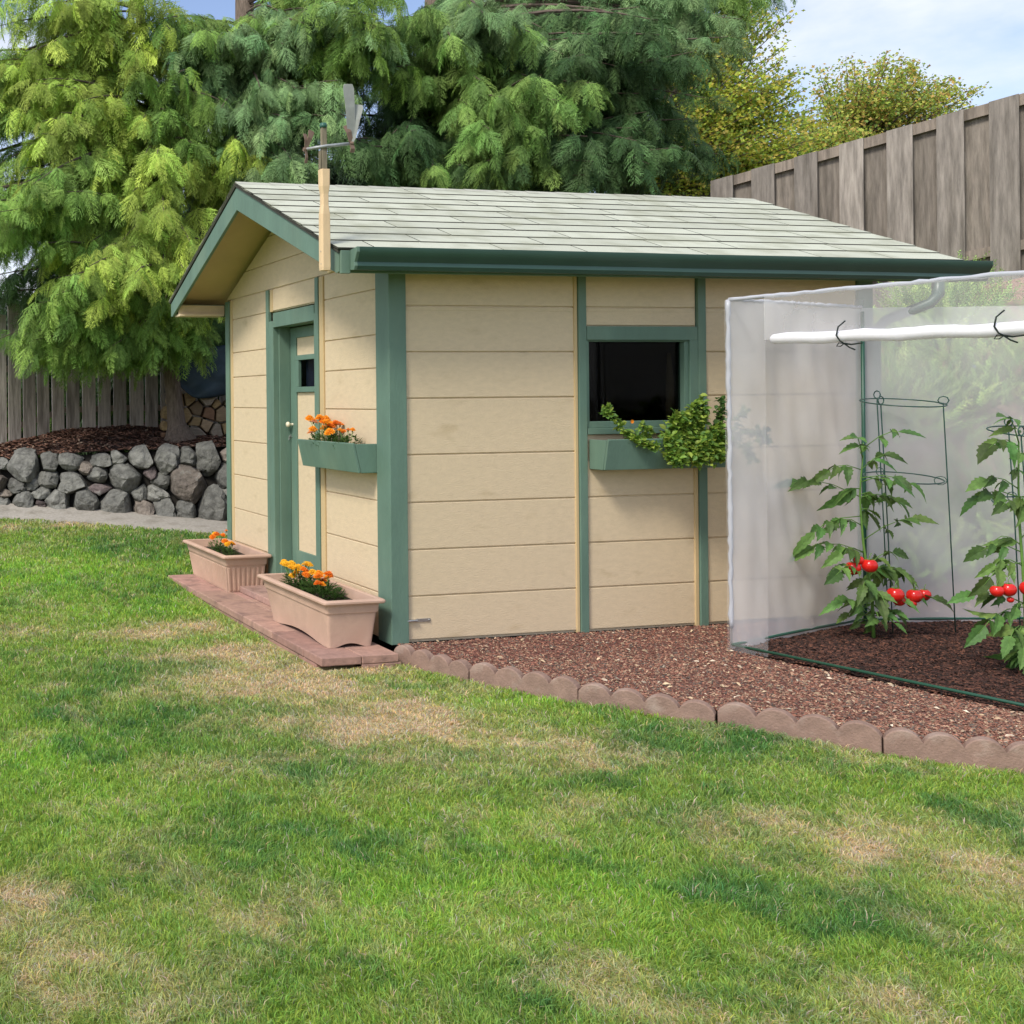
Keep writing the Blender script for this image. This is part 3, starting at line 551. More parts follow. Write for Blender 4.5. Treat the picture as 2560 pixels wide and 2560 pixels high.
# green trim
def trim(name, *b, m='green', bev=.004): return MB().box(*b).build(name, M[m], shed, bevel=bev)
trim('corner_post', -.022, .105, -.024, .162, -.005, 2.52)
trim('corner_post', -.022, .02, 3.045, 3.14, .0, 2.585); trim('corner_post', 3.765, 3.892, -.022, .06, .0, 2.52)
trim('batten', 1.42, 1.482, -.02, .012, -.01, 2.53); trim('batten', 2.386, 2.452, -.02, .012, -.005, 2.53)
trim('batten', -.02, .012, 1.082, 1.140, .05, 2.593); trim('batten', -.02, .012, 2.072, 2.130, .05, 2.593)
trim('cream_batten', -.012, .012, 1.008, 1.078, .05, 2.59, m='creamdk'); trim('cream_batten', -.008, .012, 2.988, 3.043, .0, 2.585, m='creamdk'); trim('cream_batten', -.006, .012, 2.012, 2.068, 2.40, 2.592, m='creamdk')
trim('cream_batten', 1.392, 1.417, -.010, .012, .0, 2.53, m='creamdk'); trim('cream_batten', 2.352, 2.383, -.010, .012, .0, 1.13, m='creamdk')
# near-black line in the gap under the siding
trim('sill_board', .11, 3.76, .02, .06, -.06, .012, m='dark', bev=0)
# door: recessed
door = bpy.data.objects.new('door', None); COL.objects.link(door); door.parent = shed; door.location = (.13, 1.55, .05)
fr_ = MB().box(-.018, .13, 1.9725, 2.0715, .05, 2.318).box(-.018, .13, 1.1405, 1.16, .05, 2.318).box(-.018, .13, 1.16, 1.9725, 2.262, 2.385).box(.03, .13, 1.955, 1.9725, .05, 2.262).box(-.006, .02, 1.99, 2.0, .05, 2.3)
fr_.build('door_frame', M['green'], shed, bevel=.003)
MB().box(.0, .17, 1.13, 2.08, .0, .06).build('threshold', M['green'], shed, bevel=.004)
mb = MB().box(.128, .165, 1.165, 1.278, .062, 2.255).box(.128, .165, 1.832, 1.953, .062, 2.255).box(.128, .165, 1.278, 1.832, 2.165, 2.255).box(.128, .165, 1.278, 1.832, .062, .375); mb.build('door_rail', M['green'], door, bevel=.003)
mb = MB().box(.139, .156, 1.278, 1.832, .375, 1.705).box(.139, .156, 1.278, 1.832, 2.018, 2.165); mb.build('door_panel', M['cream'], door, bevel=.002)
mb = MB().box(.116, .155, 1.285, 1.824, 1.7075, 1.752).box(.116, .155, 1.285, 1.824, 1.975, 2.016).box(.117, .154, 1.285, 1.345, 1.752, 1.975).box(.117, .154, 1.764, 1.824, 1.752, 1.975); mb.build('door_window_frame', M['green'], door, bevel=.003)
MB().box(.142, .146, 1.345, 1.764, 1.752, 1.975).build('door_window_glass', M['glass'], door)
MB().box(.19, .192, 1.62, 1.77, 1.72, 1.99).build('door_curtain', mat('blue_curtain', (.10, .13, .25), .8, .1), door)
MB().lathe([(0, -.036), (.013, -.035), (.021, -.029), (.024, -.02), (.021, -.01), (.011, -.005), (.009, .02), (.012, .022), (.012, .028)], (.105, 1.915, 1.435), 20, (1, 0, 0)).build('door_knob', M['knob'], door, smooth=True)
MB().tube([(.126, 1.945, 1.345), (.112, 1.96, 1.33), (.100, 1.985, 1.322)], .004).tube([(.108, 1.93, 1.315), (.112, 1.96, 1.328), (.126, 1.92, 1.330)], .0035).tube([(.112, 1.955, 1.33), (.110, 1.955, 1.30)], .004).build('door_hook', M['steel'], door)
# side window
mb = MB().box(1.486, 2.382, -.019, .03, 2.045, 2.142).box(1.4885, 2.382, -.016, .03, 1.383, 1.427).box(1.484, 1.497, -.012, .03, 1.43, 2.045).box(2.318, 2.385, -.017, .03, 1.43, 2.045).box(1.497, 2.318, -.004, .06, 1.4275, 1.474).box(1.497, 2.318, -.002, .06, 2.034, 2.0445).box(1.497, 1.512, -.003, .06, 1.474, 2.034).box(2.284, 2.318, -.003, .06, 1.474, 2.034)
wf = mb.build('window_frame', M['green'], shed, bevel=.003)
MB().box(1.505, 2.30, .040, .043, 1.46, 2.04).build('window_glass', M['glass'], shed)
cu = MB(); cu.tube([(2.25, .10, 1.46), (2.252, .10, 1.75), (2.245, .10, 1.96)], [.03, .026, .012], 10); cu.build('window_curtain', M['curtain'], shed, smooth=True)
MB().box(1.43, 2.44, .10, .12, 1.35, 1.40).build('inner_shelf', M['dark'], shed)
# roof
deck = MB(); th = .022; X0, X1 = -.49, 4.40
poly = [(EY, EZ-.012-th), (SY/2, RZ-.012-th), (SY-EY, EZ-.012-th), (SY-EY, EZ-.012), (SY/2, RZ-.012), (EY, EZ-.012)]
deck.prism(poly, X0+.028, X1-.028, 'x'); deck.build('roof_deck', M['creamdk'], shed)
# shingle courses
ul = MB(); ul.prism([(EY+.01, EZ-.0115), (SY/2, RZ-.0115), (SY-EY-.01, EZ-.0115), (SY-EY-.01, EZ-.008), (SY/2, RZ-.008), (EY+.01, EZ-.008)], X0+.01, X1-.01, 'x'); ul.build('underlay', M['asph_edge'], shed)
sh = MB(); rs = random.Random(2); slope = math.hypot(SY/2-EY, RZ-EZ); ux, uz = (SY/2-EY)/slope, (RZ-EZ)/slope; ncs = 10; expo = slope/ncs
for side in (0, 1):
    for c in range(ncs):
        x = X0-.012-rs.uniform(0, .7); d0 = c*expo-.025; d1 = (c+1)*expo
        jit = rs.uniform(-.004, .004)
        while x < X1:
            w_ = rs.choice([.93, .93, .62, .93]); xa, xb = max(x+.005, X0-.014), min(x+w_-.005, X1+.012); x += w_
            if xb-xa < .02: continue
            k = rs.uniform(.9, 1.08); t0, t1 = .022, .006; jj = jit+rs.uniform(-.002, .002)
            def P(xx, d, n): yy = EY+d*ux-n*uz; zz = EZ+d*uz+n*ux; return (xx, yy if side == 0 else SY-yy, zz)
            vs = [P(xa, d0+jj, .0), P(xb, d0+jj, .0), P(xb, d1, -.006), P(xa, d1, -.006), P(xa, d0+jj, t0-.008), P(xb, d0+jj, t0-.008), P(xb, d1, t1), P(xa, d1, t1)]
            fs = [(0, 3, 2, 1), (4, 5, 6, 7), (0, 1, 5, 4), (1, 2, 6, 5), (2, 3, 7, 6), (3, 0, 4, 7)]
            if side: fs = [f[::-1] for f in fs]
            c_ = (.48*k, .50*k, .40*k); b0 = len(sh.f); sh.add(vs, fs, c_); sh.c[b0+2] = sh.c[b0+3] = sh.c[b0+5] = (.05, .05, .04)
sh.build('shingles', M['shingle'], shed, colattr=True)
rc = MB(); xx = X0-.012
while xx < X1:
    k = rs.uniform(.9, 1.05); xb = min(xx+.30, X1+.01)
    rc.add([(xx, SY/2-.06, RZ-.014), (xb, SY/2-.06, RZ-.017), (xb, SY/2, RZ+.012), (xx, SY/2, RZ+.016), (xb, SY/2+.06, RZ-.017), (xx, SY/2+.06, RZ-.014)], [(0, 1, 2, 3), (3, 2, 4, 5)], (.45*k, .46*k, .38*k)); xx += .29
rc.build('ridge_cap', M['shingle'], shed, colattr=True)
ed = MB()
for s in (0, 1):
    P = lambda y, z: (y if s == 0 else SY-y, z)
    for xa, xb in ((X0-.006, X0+.02),):
        ed.prism([P(EY-.012, EZ-.012), P(SY/2, RZ-.012+.003), P(SY/2, RZ-.027), P(EY-.012, EZ-.028)], xa-.004, xb, 'x')
ed.build('roof_edge', M['asph_edge'], shed)
# rake boards
for nm, xa, xb in (('rake_board', X0, X0+.028), ('rake_board', X1-.028, X1)):
    mb = MB()
    for s in (0, 1):
        P = lambda y, z: (y if s == 0 else SY-y, z); h = .185
        mb.prism([P(EY+.0, EZ-.03), P(SY/2, RZ-.03), P(SY/2, RZ-.03-h), P(EY+.028, EZ-.03-h*.75+.012), P(EY, EZ-.03-h*.75+.02)], xa, xb, 'x')
    mb.build(nm, M['green'], shed, bevel=.003)
# eave boxes (cream returns) and fascia
MB().box(X0+.03, X1-.03, EY+.002, EY+.022, EZ-.155, EZ-.035).build('fascia_board', M['green'], shed, bevel=.003)
MB().box(X0+.03, X1-.03, SY-EY-.022, SY-EY-.002, EZ-.155, EZ-.035).build('fascia_board', M['green'], shed, bevel=.003)
MB().box(X0+.03, -.022, SY-EY-.20, SY-EY-.024, 2.455, 2.475).box(X0+.03, -.001, SY-EY-.155, SY-EY-.135, 2.475, 2.56).build('eave_return', M['cream'], shed)
MB().box(X0+.03, X1-.03, EY+.024, -.025, 2.488, 2.500).build('soffit', M['creamdk'], shed)
# gutter, K profile
gp = [(EY-.002, 2.60), (EY-.002, 2.475), (EY-.075, 2.470), (EY-.088, 2.495), (EY-.082, 2.52), (EY-.10, 2.55), (EY-.118, 2.58), (EY-.118, 2.612), (EY-.108, 2.612), (EY-.108, 2.585), (EY-.09, 2.555), (EY-.075, 2.50), (EY-.012, 2.485), (EY-.012, 2.60)]
GX0, GX1 = -.40, 4.54; mb = MB(); n = len(gp); ns = 12
rg = random.Random(5)
for i in range(ns+1):
    x = GX0+(GX1-GX0)*i/ns; wob = rg.uniform(-.0025, .0025)
    mb.v += [(x, y+wob*(1 if y < EY-.05 else 0), z+wob*.6-.012*i/ns) for y, z in gp]
for i in range(ns):
    for j in range(n): mb.f.append((i*n+j, (i+1)*n+j, (i+1)*n+(j+1) % n, i*n+(j+1) % n)); mb.c.append((1, 1, 1))
mb.build('gutter', M['gutter'], shed, smooth=True, auto=True)
out = [(EY-.002, 2.60), (EY-.002, 2.475), (EY-.075, 2.470), (EY-.088, 2.495), (EY-.082, 2.52), (EY-.10, 2.55), (EY-.118, 2.58), (EY-.118, 2.613)]
MB().prism([(a-.001, b) for a, b in out], GX0-.022, GX0-.001, 'x').box(GX0-.085, GX0-.022, EY-.028, EY-.003, 2.452, 2.60).build('gutter_end_cap', M['green'], shed, bevel=.002)
MB().prism([(a-.001, b-.012) for a, b in out], GX1+.001, GX1+.008, 'x').build('gutter_end_cap', M['gutter'], shed)
# downspout
mb = MB(); pts = [(4.13, EY-.06, 2.49), (4.13, EY-.06, 2.36), (4.10, EY-.03, 2.30), (3.92, -.10, 2.19), (3.86, -.075, 2.12), (3.85, -.07, 2.0), (3.85, -.07, .06)]
mb.tube(pts, .038, 10); mb.build('downspout', M['gutter'], shed, smooth=True)
MB().box(.10, .165, -.024, -.001, .145, .156).tube([(.095, -.018, .150), (.13, -.022, .152), (.17, -.02, .152)], .007).box(.165, .272, -.007, -.0005, .138, .160).lathe([(0, 0), (.006, 0), (.006, .004), (0, .005)], (.262, -.007, .149), 10, (0, -1, 0)).build('hasp_latch', M['steel'], shed, bevel=.001)
# flower boxes (fixed to the walls)
def hopper(name, ax, a0, a1, zt, zb, out_t, out_b, at_, ab_):
    """trapezoid box: a0..a1 along wall at the wall, sticking out; at_/ab_ inset of ends at outer top/bottom"""
    def P(a, o, z): return (-o, a, z) if ax == 'x' else (a, -o, z)
    mb = MB()
    def plate(c4, nrm_in):
        v = [Vector(p) for p in c4]; n_ = (v[1]-v[0]).cross(v[3]-v[0]).normalized(); 
        cen = Vector(P((a0+a1)/2, out_t*.4, (zt+zb)/2)); 
        if n_.dot(cen-v[0]) < 0: n_ = -n_
        w_ = [p+n_*.018 for p in v]; mb.add(v+w_, [(0, 1, 2, 3), (7, 6, 5, 4), (0, 4, 5, 1), (1, 5, 6, 2), (2, 6, 7, 3), (3, 7, 4, 0)])
    plate([P(a0, out_t, zt), P(a1, out_t, zt), P(a1, out_b, zb), P(a0, out_b, zb)], 0)
    plate([P(a0-.0, .003, zt-.003), P(a0+.0, out_t-.0215, zt-.003), P(a0+.0, out_b-.0215, zb), P(a0, .003, zb)], 0)
    plate([P(a1, .003, zt-.003), P(a1, out_t-.0215, zt-.003), P(a1, out_b-.0215, zb), P(a1, .003, zb)], 0)
    plate([P(a0+.004, .003, zb-.002), P(a1-.004, .003, zb-.002), P(a1-.004, out_b-.024, zb-.002), P(a0+.004, out_b-.024, zb-.002)], 0)
    return mb
b1 = hopper('', 'x', .165, 1.08, 1.342, 1.14, .20, .155, 0, 0).build('flower_box', M['green'], shed, bevel=.003)
MB().box(-.175, -.004, .185, 1.06, 1.27, 1.30).build('soil', M['soil'], b1)
b2 = hopper('', 'y', 1.505, 2.47, 1.352, 1.142, .20, .16, 0, 0).build('flower_box', M['green'], shed, bevel=.003)
MB().box(1.525, 2.45, -.175, -.022, 1.28, 1.31).build('soil', M['soil'], b2)
tag(b2, 'green flower box under the side window')
# ================================================================ OBJECTS
# planters
def planter(root, bx0, bx1, by0, by1, tx0, tx1, ty0, ty1, H, fluted, arch):
    mb = MB()
    def ring(x0, x1, y0, y1, z, rr=.02, n=4):
        pts = []
        for cx_, cy_, a0 in ((x1-rr, y1-rr, 0), (x0+rr, y1-rr, 90), (x0+rr, y0+rr, 180), (x1-rr, y0+rr, 270)):
            for k in range(n+1): a = math.radians(a0+90*k/n); pts.append((cx_+rr*math.cos(a), cy_+rr*math.sin(a), z))
            nx_, ny_ = {0: (x0+rr, y1), 90: (x0, y0+rr), 180: (x1-rr, y0), 270: (x1, y1-rr)}[a0]; px_, py_, _ = pts[-1]
            for k in range(1, 12):
                t = k/12; q = (px_+(nx_-px_)*t, py_+(ny_-py_)*t); w2 = math.sin(math.pi*min(max((t-.12)/.76, 0), 1))
                pts.append((q[0], q[1], z+(arch*w2*(.026 if a0 in (0, 180) else .032)*max(0, 1-z/.12))))
        return pts
    def lerp(t, ins=0): return (bx0+(tx0+.035-bx0)*t+ins, bx1+(tx1-.035-bx1)*t-ins, by0+(ty0+.035-by0)*t+ins, by1+(ty1-.035-by1)*t-ins)
    prof = [(0, 0), (.72*H, 0)]; rings = []
    for z in (0, .10*H, .25*H, .5*H, .71*H): rings.append(ring(*lerp(z/H), z))
    rings.append(ring(*lerp(.72, -.008), .72*H)); rings.append(ring(*lerp(.9, -.008), .90*H))
    rings.append(ring(tx0+.008, tx1-.008, ty0+.008, ty1-.008, .905*H)); rings.append(ring(tx0, tx1, ty0, ty1, .93*H)); rings.append(ring(tx0, tx1, ty0, ty1, .965*H)); rings.append(ring(tx0+.008, tx1-.008, ty0+.008, ty1-.008, .99*H)); rings.append(ring(tx0+.03, tx1-.03, ty0+.03, ty1-.03, H))
    rings.append(ring(tx0+.046, tx1-.046, ty0+.046, ty1-.046, .985*H)); rings.append(ring(tx0+.05, tx1-.05, ty0+.05, ty1-.05, .90*H)); rings.append(ring(*lerp(.3, .012), .3*H))
    n = len(rings[0])
    for r in rings: mb.v += r
    for i in range(len(rings)-1):
        for j in range(n): mb.f.append((i*n+j, i*n+(j+1) % n, (i+1)*n+(j+1) % n, (i+1)*n+j)); mb.c.append((1, 1, 1))
    mb.f.append(tuple(range((len(rings)-1)*n, len(rings)*n))); mb.c.append((1, 1, 1))
    body = mb.build('body', M['terra'], root, smooth=True, auto=True)
    if fluted:
        fl_ = MB()
        def strip(axis, c, lo, hi, z0, z1, outw):
            fl_.add([], [])
        k = 8
        for i in range(k):
            for z0, z1 in ((.04*H, .66*H),):
                x0_, x1_, y0_, y1_ = lerp(z0/H); X0_, X1_, Y0_, Y1_ = lerp(z1/H); a, b = (i+.2)/k, (i+.8)/k
                fl_.add([(x0_+(x1_-x0_)*a, y0_+.001, z0), (x0_+(x1_-x0_)*b, y0_+.001, z0), (X0_+(X1_-X0_)*b, Y0_+.001, z1), (X0_+(X1_-X0_)*a, Y0_+.001, z1), (x0_+(x1_-x0_)*(a+.12/k), y0_-.006, z0), (x0_+(x1_-x0_)*(b-.12/k), y0_-.006, z0), (X0_+(X1_-X0_)*(b-.12/k), Y0_-.006, z1-.005), (X0_+(X1_-X0_)*(a+.12/k), Y0_-.006, z1-.005)],
                        [(4, 5, 6, 7), (0, 1, 5, 4), (1, 2, 6, 5), (2, 3, 7, 6), (3, 0, 4, 7)])
        k = 26
        for i in range(k):
            z0, z1 = .04*H, .66*H; x0_, x1_, y0_, y1_ = lerp(z0/H); X0_, X1_, Y0_, Y1_ = lerp(z1/H); a, b = (i+.2)/k, (i+.8)/k
            fl_.add([(x0_+.001, y0_+(y1_-y0_)*a, z0), (X0_+.001, Y0_+(Y1_-Y0_)*a, z1), (X0_+.001, Y0_+(Y1_-Y0_)*b, z1), (x0_+.001, y0_+(y1_-y0_)*b, z0), (x0_-.005, y0_+(y1_-y0_)*(a+.1/k), z0), (X0_-.005, Y0_+(Y1_-Y0_)*(a+.1/k), z1-.004), (X0_-.005, Y0_+(Y1_-Y0_)*(b-.1/k), z1-.004), (x0_-.005, y0_+(y1_-y0_)*(b-.1/k), z0)],
                    [(4, 5, 6, 7), (0, 1, 5, 4), (1, 2, 6, 5), (2, 3, 7, 6), (3, 0, 4, 7)])
        fl_.v = [(a, b, c) for a, b, c in fl_.v]
        loc = root.location; fl_.build('fluting', M['terra'], root)
    body_cut = None
    MB().box(tx0+.056, tx1-.056, ty0+.056, ty1-.056, .76*H, .785*H).build('soil', M['soil'], root)
    if False:
        c = MB(); c.prism([((bx0+bx1)/2-.09+.18*t, -.02+.045*math.sin(math.pi*t)) for t in np.linspace(0, 1, 13)], by0-.05, by1+.05, 'y')
        co = c.build('cut', M['terra'], root); c2 = MB(); c2.prism([((by0+by1)/2-.30+.60*t, -.02+.05*math.sin(math.pi*t)) for t in np.linspace(0, 1, 17)], bx0-.05, bx1+.05, 'x'); co2 = c2.build('cut', M['terra'], root)
        for q in (co, co2):
            m = body.modifiers.new('b', 'BOOLEAN'); m.object = q; m.operation = 'DIFFERENCE'; m.solver = 'EXACT'
        dg = bpy.context.evaluated_depsgraph_get(); dg.update(); me = bpy.data.meshes.new_from_object(body.evaluated_get(dg)); body.modifiers.clear(); body.data = me
        for q in (co, co2): bpy.data.objects.remove(q)
p1 = empty('planter', (-.32, .45, 0), 'smooth terracotta trough planter nearest the corner post, with an arched base', 'planter', 'terracotta planters by the door')
planter(p1, -.475, -.165, -.02, .93, -.535, -.09, -.085, 1.10, .322, False, True)
p2 = empty('planter', (-.25, 2.57, 0), 'fluted terracotta trough planter at the far end of the paving', 'planter', 'terracotta planters by the door')
planter(p2, -.40, -.08, 2.09, 3.02, -.475, -.03, 2.00, 3.14, .325, True, False)
# marigolds
def leaflet_T(n=3):
    return None
def marigold(name, label, spots, base_z, cols, seed, fol_r, fol_h, fol_c, nf=260, cat='flowers', group='marigolds', fr_=.034, stem_to=None):
    rr = random.Random(seed); cx_, cy_ = fol_c; root = empty(name, (cx_, cy_, base_z), label, cat, group)
    mb = MB()
    for _ in range(nf):
        a = rr.uniform(0, 6.28); r = math.sqrt(rr.random())*1; x = cx_+math.cos(a)*r*fol_r[0]; y = cy_+math.sin(a)*r*fol_r[1]; z = base_z+rr.random()*fol_h*(1.1-r*.6)
        d = Vector((math.cos(a)+rr.uniform(-.6, .6), math.sin(a)+rr.uniform(-.6, .6), rr.uniform(-.1, .9))).normalized(); s = d.cross(Vector((rr.uniform(-.3, .3), rr.uniform(-.3, .3), 1))).normalized(); L = rr.uniform(.02, .045)
        g_ = rr.uniform(.6, 1.3); col = (.075*g_, .155*g_, .035*g_); p = Vector((x, y, z))
        mb.add([p, p+d*L*.5+s*.005, p+d*L, p+d*L*.5-s*.005], [(0, 1, 2, 3)], col)
        for q in (.35, .6, .8):
            for sg in (-1, 1): c = p+d*L*q; mb.add([c, c+d*.006+s*sg*.016*(1.1-q), c+d*.009], [(0, 1, 2)], col)
    mb.build('foliage', M['leaf'], root, colattr=True)
    st_ = MB()
    for i, (x, y, z, sc_) in enumerate(spots):
        bx_, by_ = cx_+(x-cx_)*.5, cy_+(y-cy_)*.5
        st_.tube([(bx_, by_, base_z), ((x+bx_)/2, (y+by_)/2, base_z+(z-base_z)*.6), (x, y, z-.006)], [.0022, .002, .0028], 5)
    st_.build('stems', M['stem'], root, smooth=True)
    for i, (x, y, z, sc_) in enumerate(spots):
        col = cols[i % len(cols)]; fb = MB(); R_f = fr_*sc_; tl = Vector((rr.uniform(-.5, .3), rr.uniform(-.7, .1), 1)).normalized(); q = Vector((0, 0, 1)).rotation_difference(tl)
        for layer, (rad, hh, npet) in enumerate(((1.0, 0, 9), (.82, .12, 9), (.6, .24, 7), (.36, .34, 5))):
            for k in range(npet):
                a = 2*math.pi*(k+layer*.4)/npet+rr.uniform(-.15, .15); w_ = .40+.05*layer; up = .02+.16*layer; hh = hh if hh < .01 else hh*.999
                def pp(r_, aa, h_): return q @ Vector((math.cos(aa)*r_*R_f, math.sin(aa)*r_*R_f, (h_)*R_f))+Vector((x, y, z))
                g_ = rr.uniform(.85, 1.1); c_ = tuple(v*g_ for v in col)
                fb.add([pp(.1*rad, a, hh*.8), pp(rad*.75, a-w_, hh+up*.5), pp(rad*1.02, a-w_*.45, hh+up*.45-.1), pp(rad*.9, a, hh+up*.65), pp(rad*1.02, a+w_*.45, hh+up*.45-.1), pp(rad*.75, a+w_, hh+up*.5)], [(0, 1, 2, 3), (0, 3, 4, 5)], c_)
        fb.lathe([(.0, -.02), (.006, -.012), (.007, .0)], (x, y, z), 8, tl, (.12, .2, .05)); fb.build('flower', M['petal'], root, colattr=True)
OR = (.88, .26, .015); OR2 = (.80, .19, .012); YE = (.90, .50, .02); OY = (.90, .36, .015)
rr = random.Random(12)
def cluster(cx_, cy_, z, rx, ry, rz, n, seed, smin=.8, smax=1.2):
    r = random.Random(seed); L = []
    for i in range(n*20):
        if len(L) >= n: break
        x, y, zz = cx_+r.uniform(-rx, rx), cy_+r.uniform(-ry, ry), z+r.uniform(-rz, rz)
        if all(math.hypot(x-a, y-b)+abs(zz-c)*.8 > .040 for a, b, c, _ in L): L.append((x, y, zz, r.uniform(smin, smax)))
    return L
marigold('marigold', 'bright yellow marigolds at the far end of the front terracotta planter', cluster(-.33, .80, .395, .09, .15, .045, 12, 1, .8, 1.2), .25, [YE, YE, (.92, .55, .03)], 1, (.11, .16), .14, (-.32, .78), 500)
marigold('marigold', 'orange marigolds in the middle of the front terracotta planter', cluster(-.31, .50, .375, .09, .19, .04, 13, 2, .8, 1.2), .25, [OR, OY, OR2], 2, (.11, .24), .12, (-.30, .45), 800)
marigold('marigold', 'small sparse orange marigolds in the fluted planter', cluster(-.27, 2.72, .40, .08, .17, .03, 5, 3, .8, 1.1)+[(-.22, 2.62, .46, .5)], .25, [OR, OR, OR2, OR, YE], 3, (.09, .17), .13, (-.26, 2.66), 300)
marigold('marigold', 'yellow marigold clump at the near end of the fluted planter', cluster(-.24, 2.43, .375, .05, .06, .012, 4, 7, .8, 1.0), .25, [YE, OY], 7, (.06, .07), .09, (-.25, 2.43), 120)
marigold('marigold', 'big mound of orange marigolds in the flower box by the door', cluster(-.10, .80, 1.47, .07, .17, .05, 15, 4, .85, 1.2)+[(-.16, .60, 1.41, 1.3), (-.15, .93, 1.40, 1.1), (-.16, .88, 1.425, 1.1)], 1.30, [OR, OY, OR2, OY], 4, (.09, .22), .12, (-.10, .76), 420)
marigold('marigold', 'few small orange marigolds at the corner post end of the door flower box', cluster(-.11, .40, 1.43, .05, .10, .025, 4, 6, .5, .75), 1.30, [OR, OY], 6, (.08, .12), .10, (-.11, .42), 240)
# trailing plants of the side window box
def leafy(name, label, paths, n, lsize, seed, cols, cat='plant', spread=.05, parent_loc=None, stemr=.003, flowers=()):
    rr = random.Random(seed); root = empty(name, parent_loc, label, cat); fo = MB(); stb = MB()
    tot = sum(w_ for _, w_, _ in paths)
    for pts, wgt, spr in paths:
        P = [Vector(p) for p in pts]; stb.tube(P, [stemr*(1.2-.8*i/len(P)) for i in range(len(P))], 5)
        for _ in range(int(n*wgt/tot)):
            t = rr.random()**.9*(len(P)-1); i = min(int(t), len(P)-2); c = P[i].lerp(P[i+1], t-i); sp = spr*(1-.5*t/(len(P)-1))
            c = c+Vector((rr.gauss(0, sp), rr.gauss(0, sp)*.7, rr.gauss(0, sp)*.8))
            if c.y > -.03 and name != 'shrub': c.y = -.03-rr.random()*.05
            d = Vector((rr.gauss(0, 1), rr.gauss(-.5, .7), rr.gauss(.1, .7))).normalized(); nn = Vector((rr.gauss(0, .5), rr.gauss(-.6, .5), 1)).normalized(); s = d.cross(nn).normalized(); u = s.cross(d)
            L = lsize*rr.uniform(.6, 1.25); g_ = rr.uniform(.7, 1.3); col = tuple(v*g_ for v in rr.choice(cols)); w_ = L*.36
            vs = [c, c+d*L*.3+s*w_*.85+u*w_*.3, c+d*L*.65+s*w_*.8+u*w_*.25, c+d*L-u*L*.12, c+d*L*.65-s*w_*.8+u*w_*.25, c+d*L*.3-s*w_*.85+u*w_*.3, c+d*L*.5]
            fo.add(vs, [(0, 1, 6), (1, 2, 6), (2, 3, 6), (3, 4, 6), (4, 5, 6), (5, 0, 6)], col)
    fo.build('foliage', M['leaf'], root, colattr=True); stb.build('stems', M['stem'], root, smooth=True); return root
GR = [(.19, .33, .05), (.25, .38, .055), (.13, .26, .055), (.32, .42, .07)]; GD = [(.07, .16, .045), (.10, .20, .05), (.12, .22, .04)]
lp = leafy('trailing_plant', 'thin leafy stem trailing over the left part of the window flower box, one orange bloom', [([(1.74, -.15, 1.32), (1.66, -.17, 1.40), (1.60, -.16, 1.47), (1.55, -.14, 1.53), (1.535, -.13, 1.58)], 3, .018), ([(1.66, -.18, 1.38), (1.75, -.22, 1.33), (1.84, -.24, 1.30)], 3, .02), ([(1.86, -.14, 1.33), (1.84, -.16, 1.40), (1.80, -.16, 1.45)], 1.5, .024)], 480, .038, 21, GR, parent_loc=(1.72, -.12, 1.31))
fb = MB(); 
for k in range(8): a = k*.785; c_ = Vector((1.675, -.215, 1.475)); fb.add([c_, c_+Vector((.014*math.cos(a-.4), -.004, .014*math.sin(a-.4))), c_+Vector((.014*math.cos(a+.4), -.004, .014*math.sin(a+.4)))], [(0, 1, 2)], OR)
fb.build('flower', M['petal'], lp, colattr=True)
leafy('bushy_plant', 'bushy green plant spilling over the right half of the window flower box', [([(2.05, -.13, 1.31), (2.0, -.2, 1.36), (1.98, -.25, 1.26), (1.99, -.27, 1.19)], 3.2, .045), ([(2.15, -.12, 1.31), (2.13, -.17, 1.42), (2.12, -.19, 1.50)], 2.6, .045), ([(2.2, -.13, 1.31), (2.24, -.22, 1.33), (2.22, -.27, 1.22)], 2.2, .045), ([(2.1, -.14, 1.3), (2.02, -.19, 1.45), (2.04, -.2, 1.52)], 1.2, .03), ([(2.3, -.14, 1.31), (2.36, -.19, 1.38), (2.38, -.22, 1.33)], 2.2, .05), ([(2.1, -.14, 1.31), (2.12, -.22, 1.30), (2.14, -.28, 1.20)], 2.6, .055), ([(2.3, -.14, 1.31), (2.32, -.22, 1.28), (2.34, -.26, 1.22)], 1.6, .045), ([(2.25, -.13, 1.31), (2.27, -.15, 1.5), (2.26, -.16, 1.62)], 1.3, .028), ([(2.27, -.13, 1.31), (2.20, -.15, 1.5), (2.19, -.17, 1.58)], .9, .025)], 3000, .046, 22, GR, parent_loc=(2.15, -.12, 1.31))
leafy('upright_plant', 'upright dark leafy stems at the right end of the window flower box', [([(2.42, -.13, 1.31), (2.44, -.15, 1.45), (2.44, -.15, 1.62)], 2, .03), ([(2.42, -.13, 1.31), (2.52, -.2, 1.42), (2.56, -.22, 1.54)], 1.3, .03), ([(2.42, -.13, 1.31), (2.60, -.2, 1.38), (2.70, -.22, 1.38), (2.74, -.22, 1.30)], 1.8, .03), ([(2.44, -.13, 1.31), (2.56, -.22, 1.30), (2.60, -.25, 1.18)], 1.3, .025)], 460, .044, 23, GD, parent_loc=(2.42, -.12, 1.31))
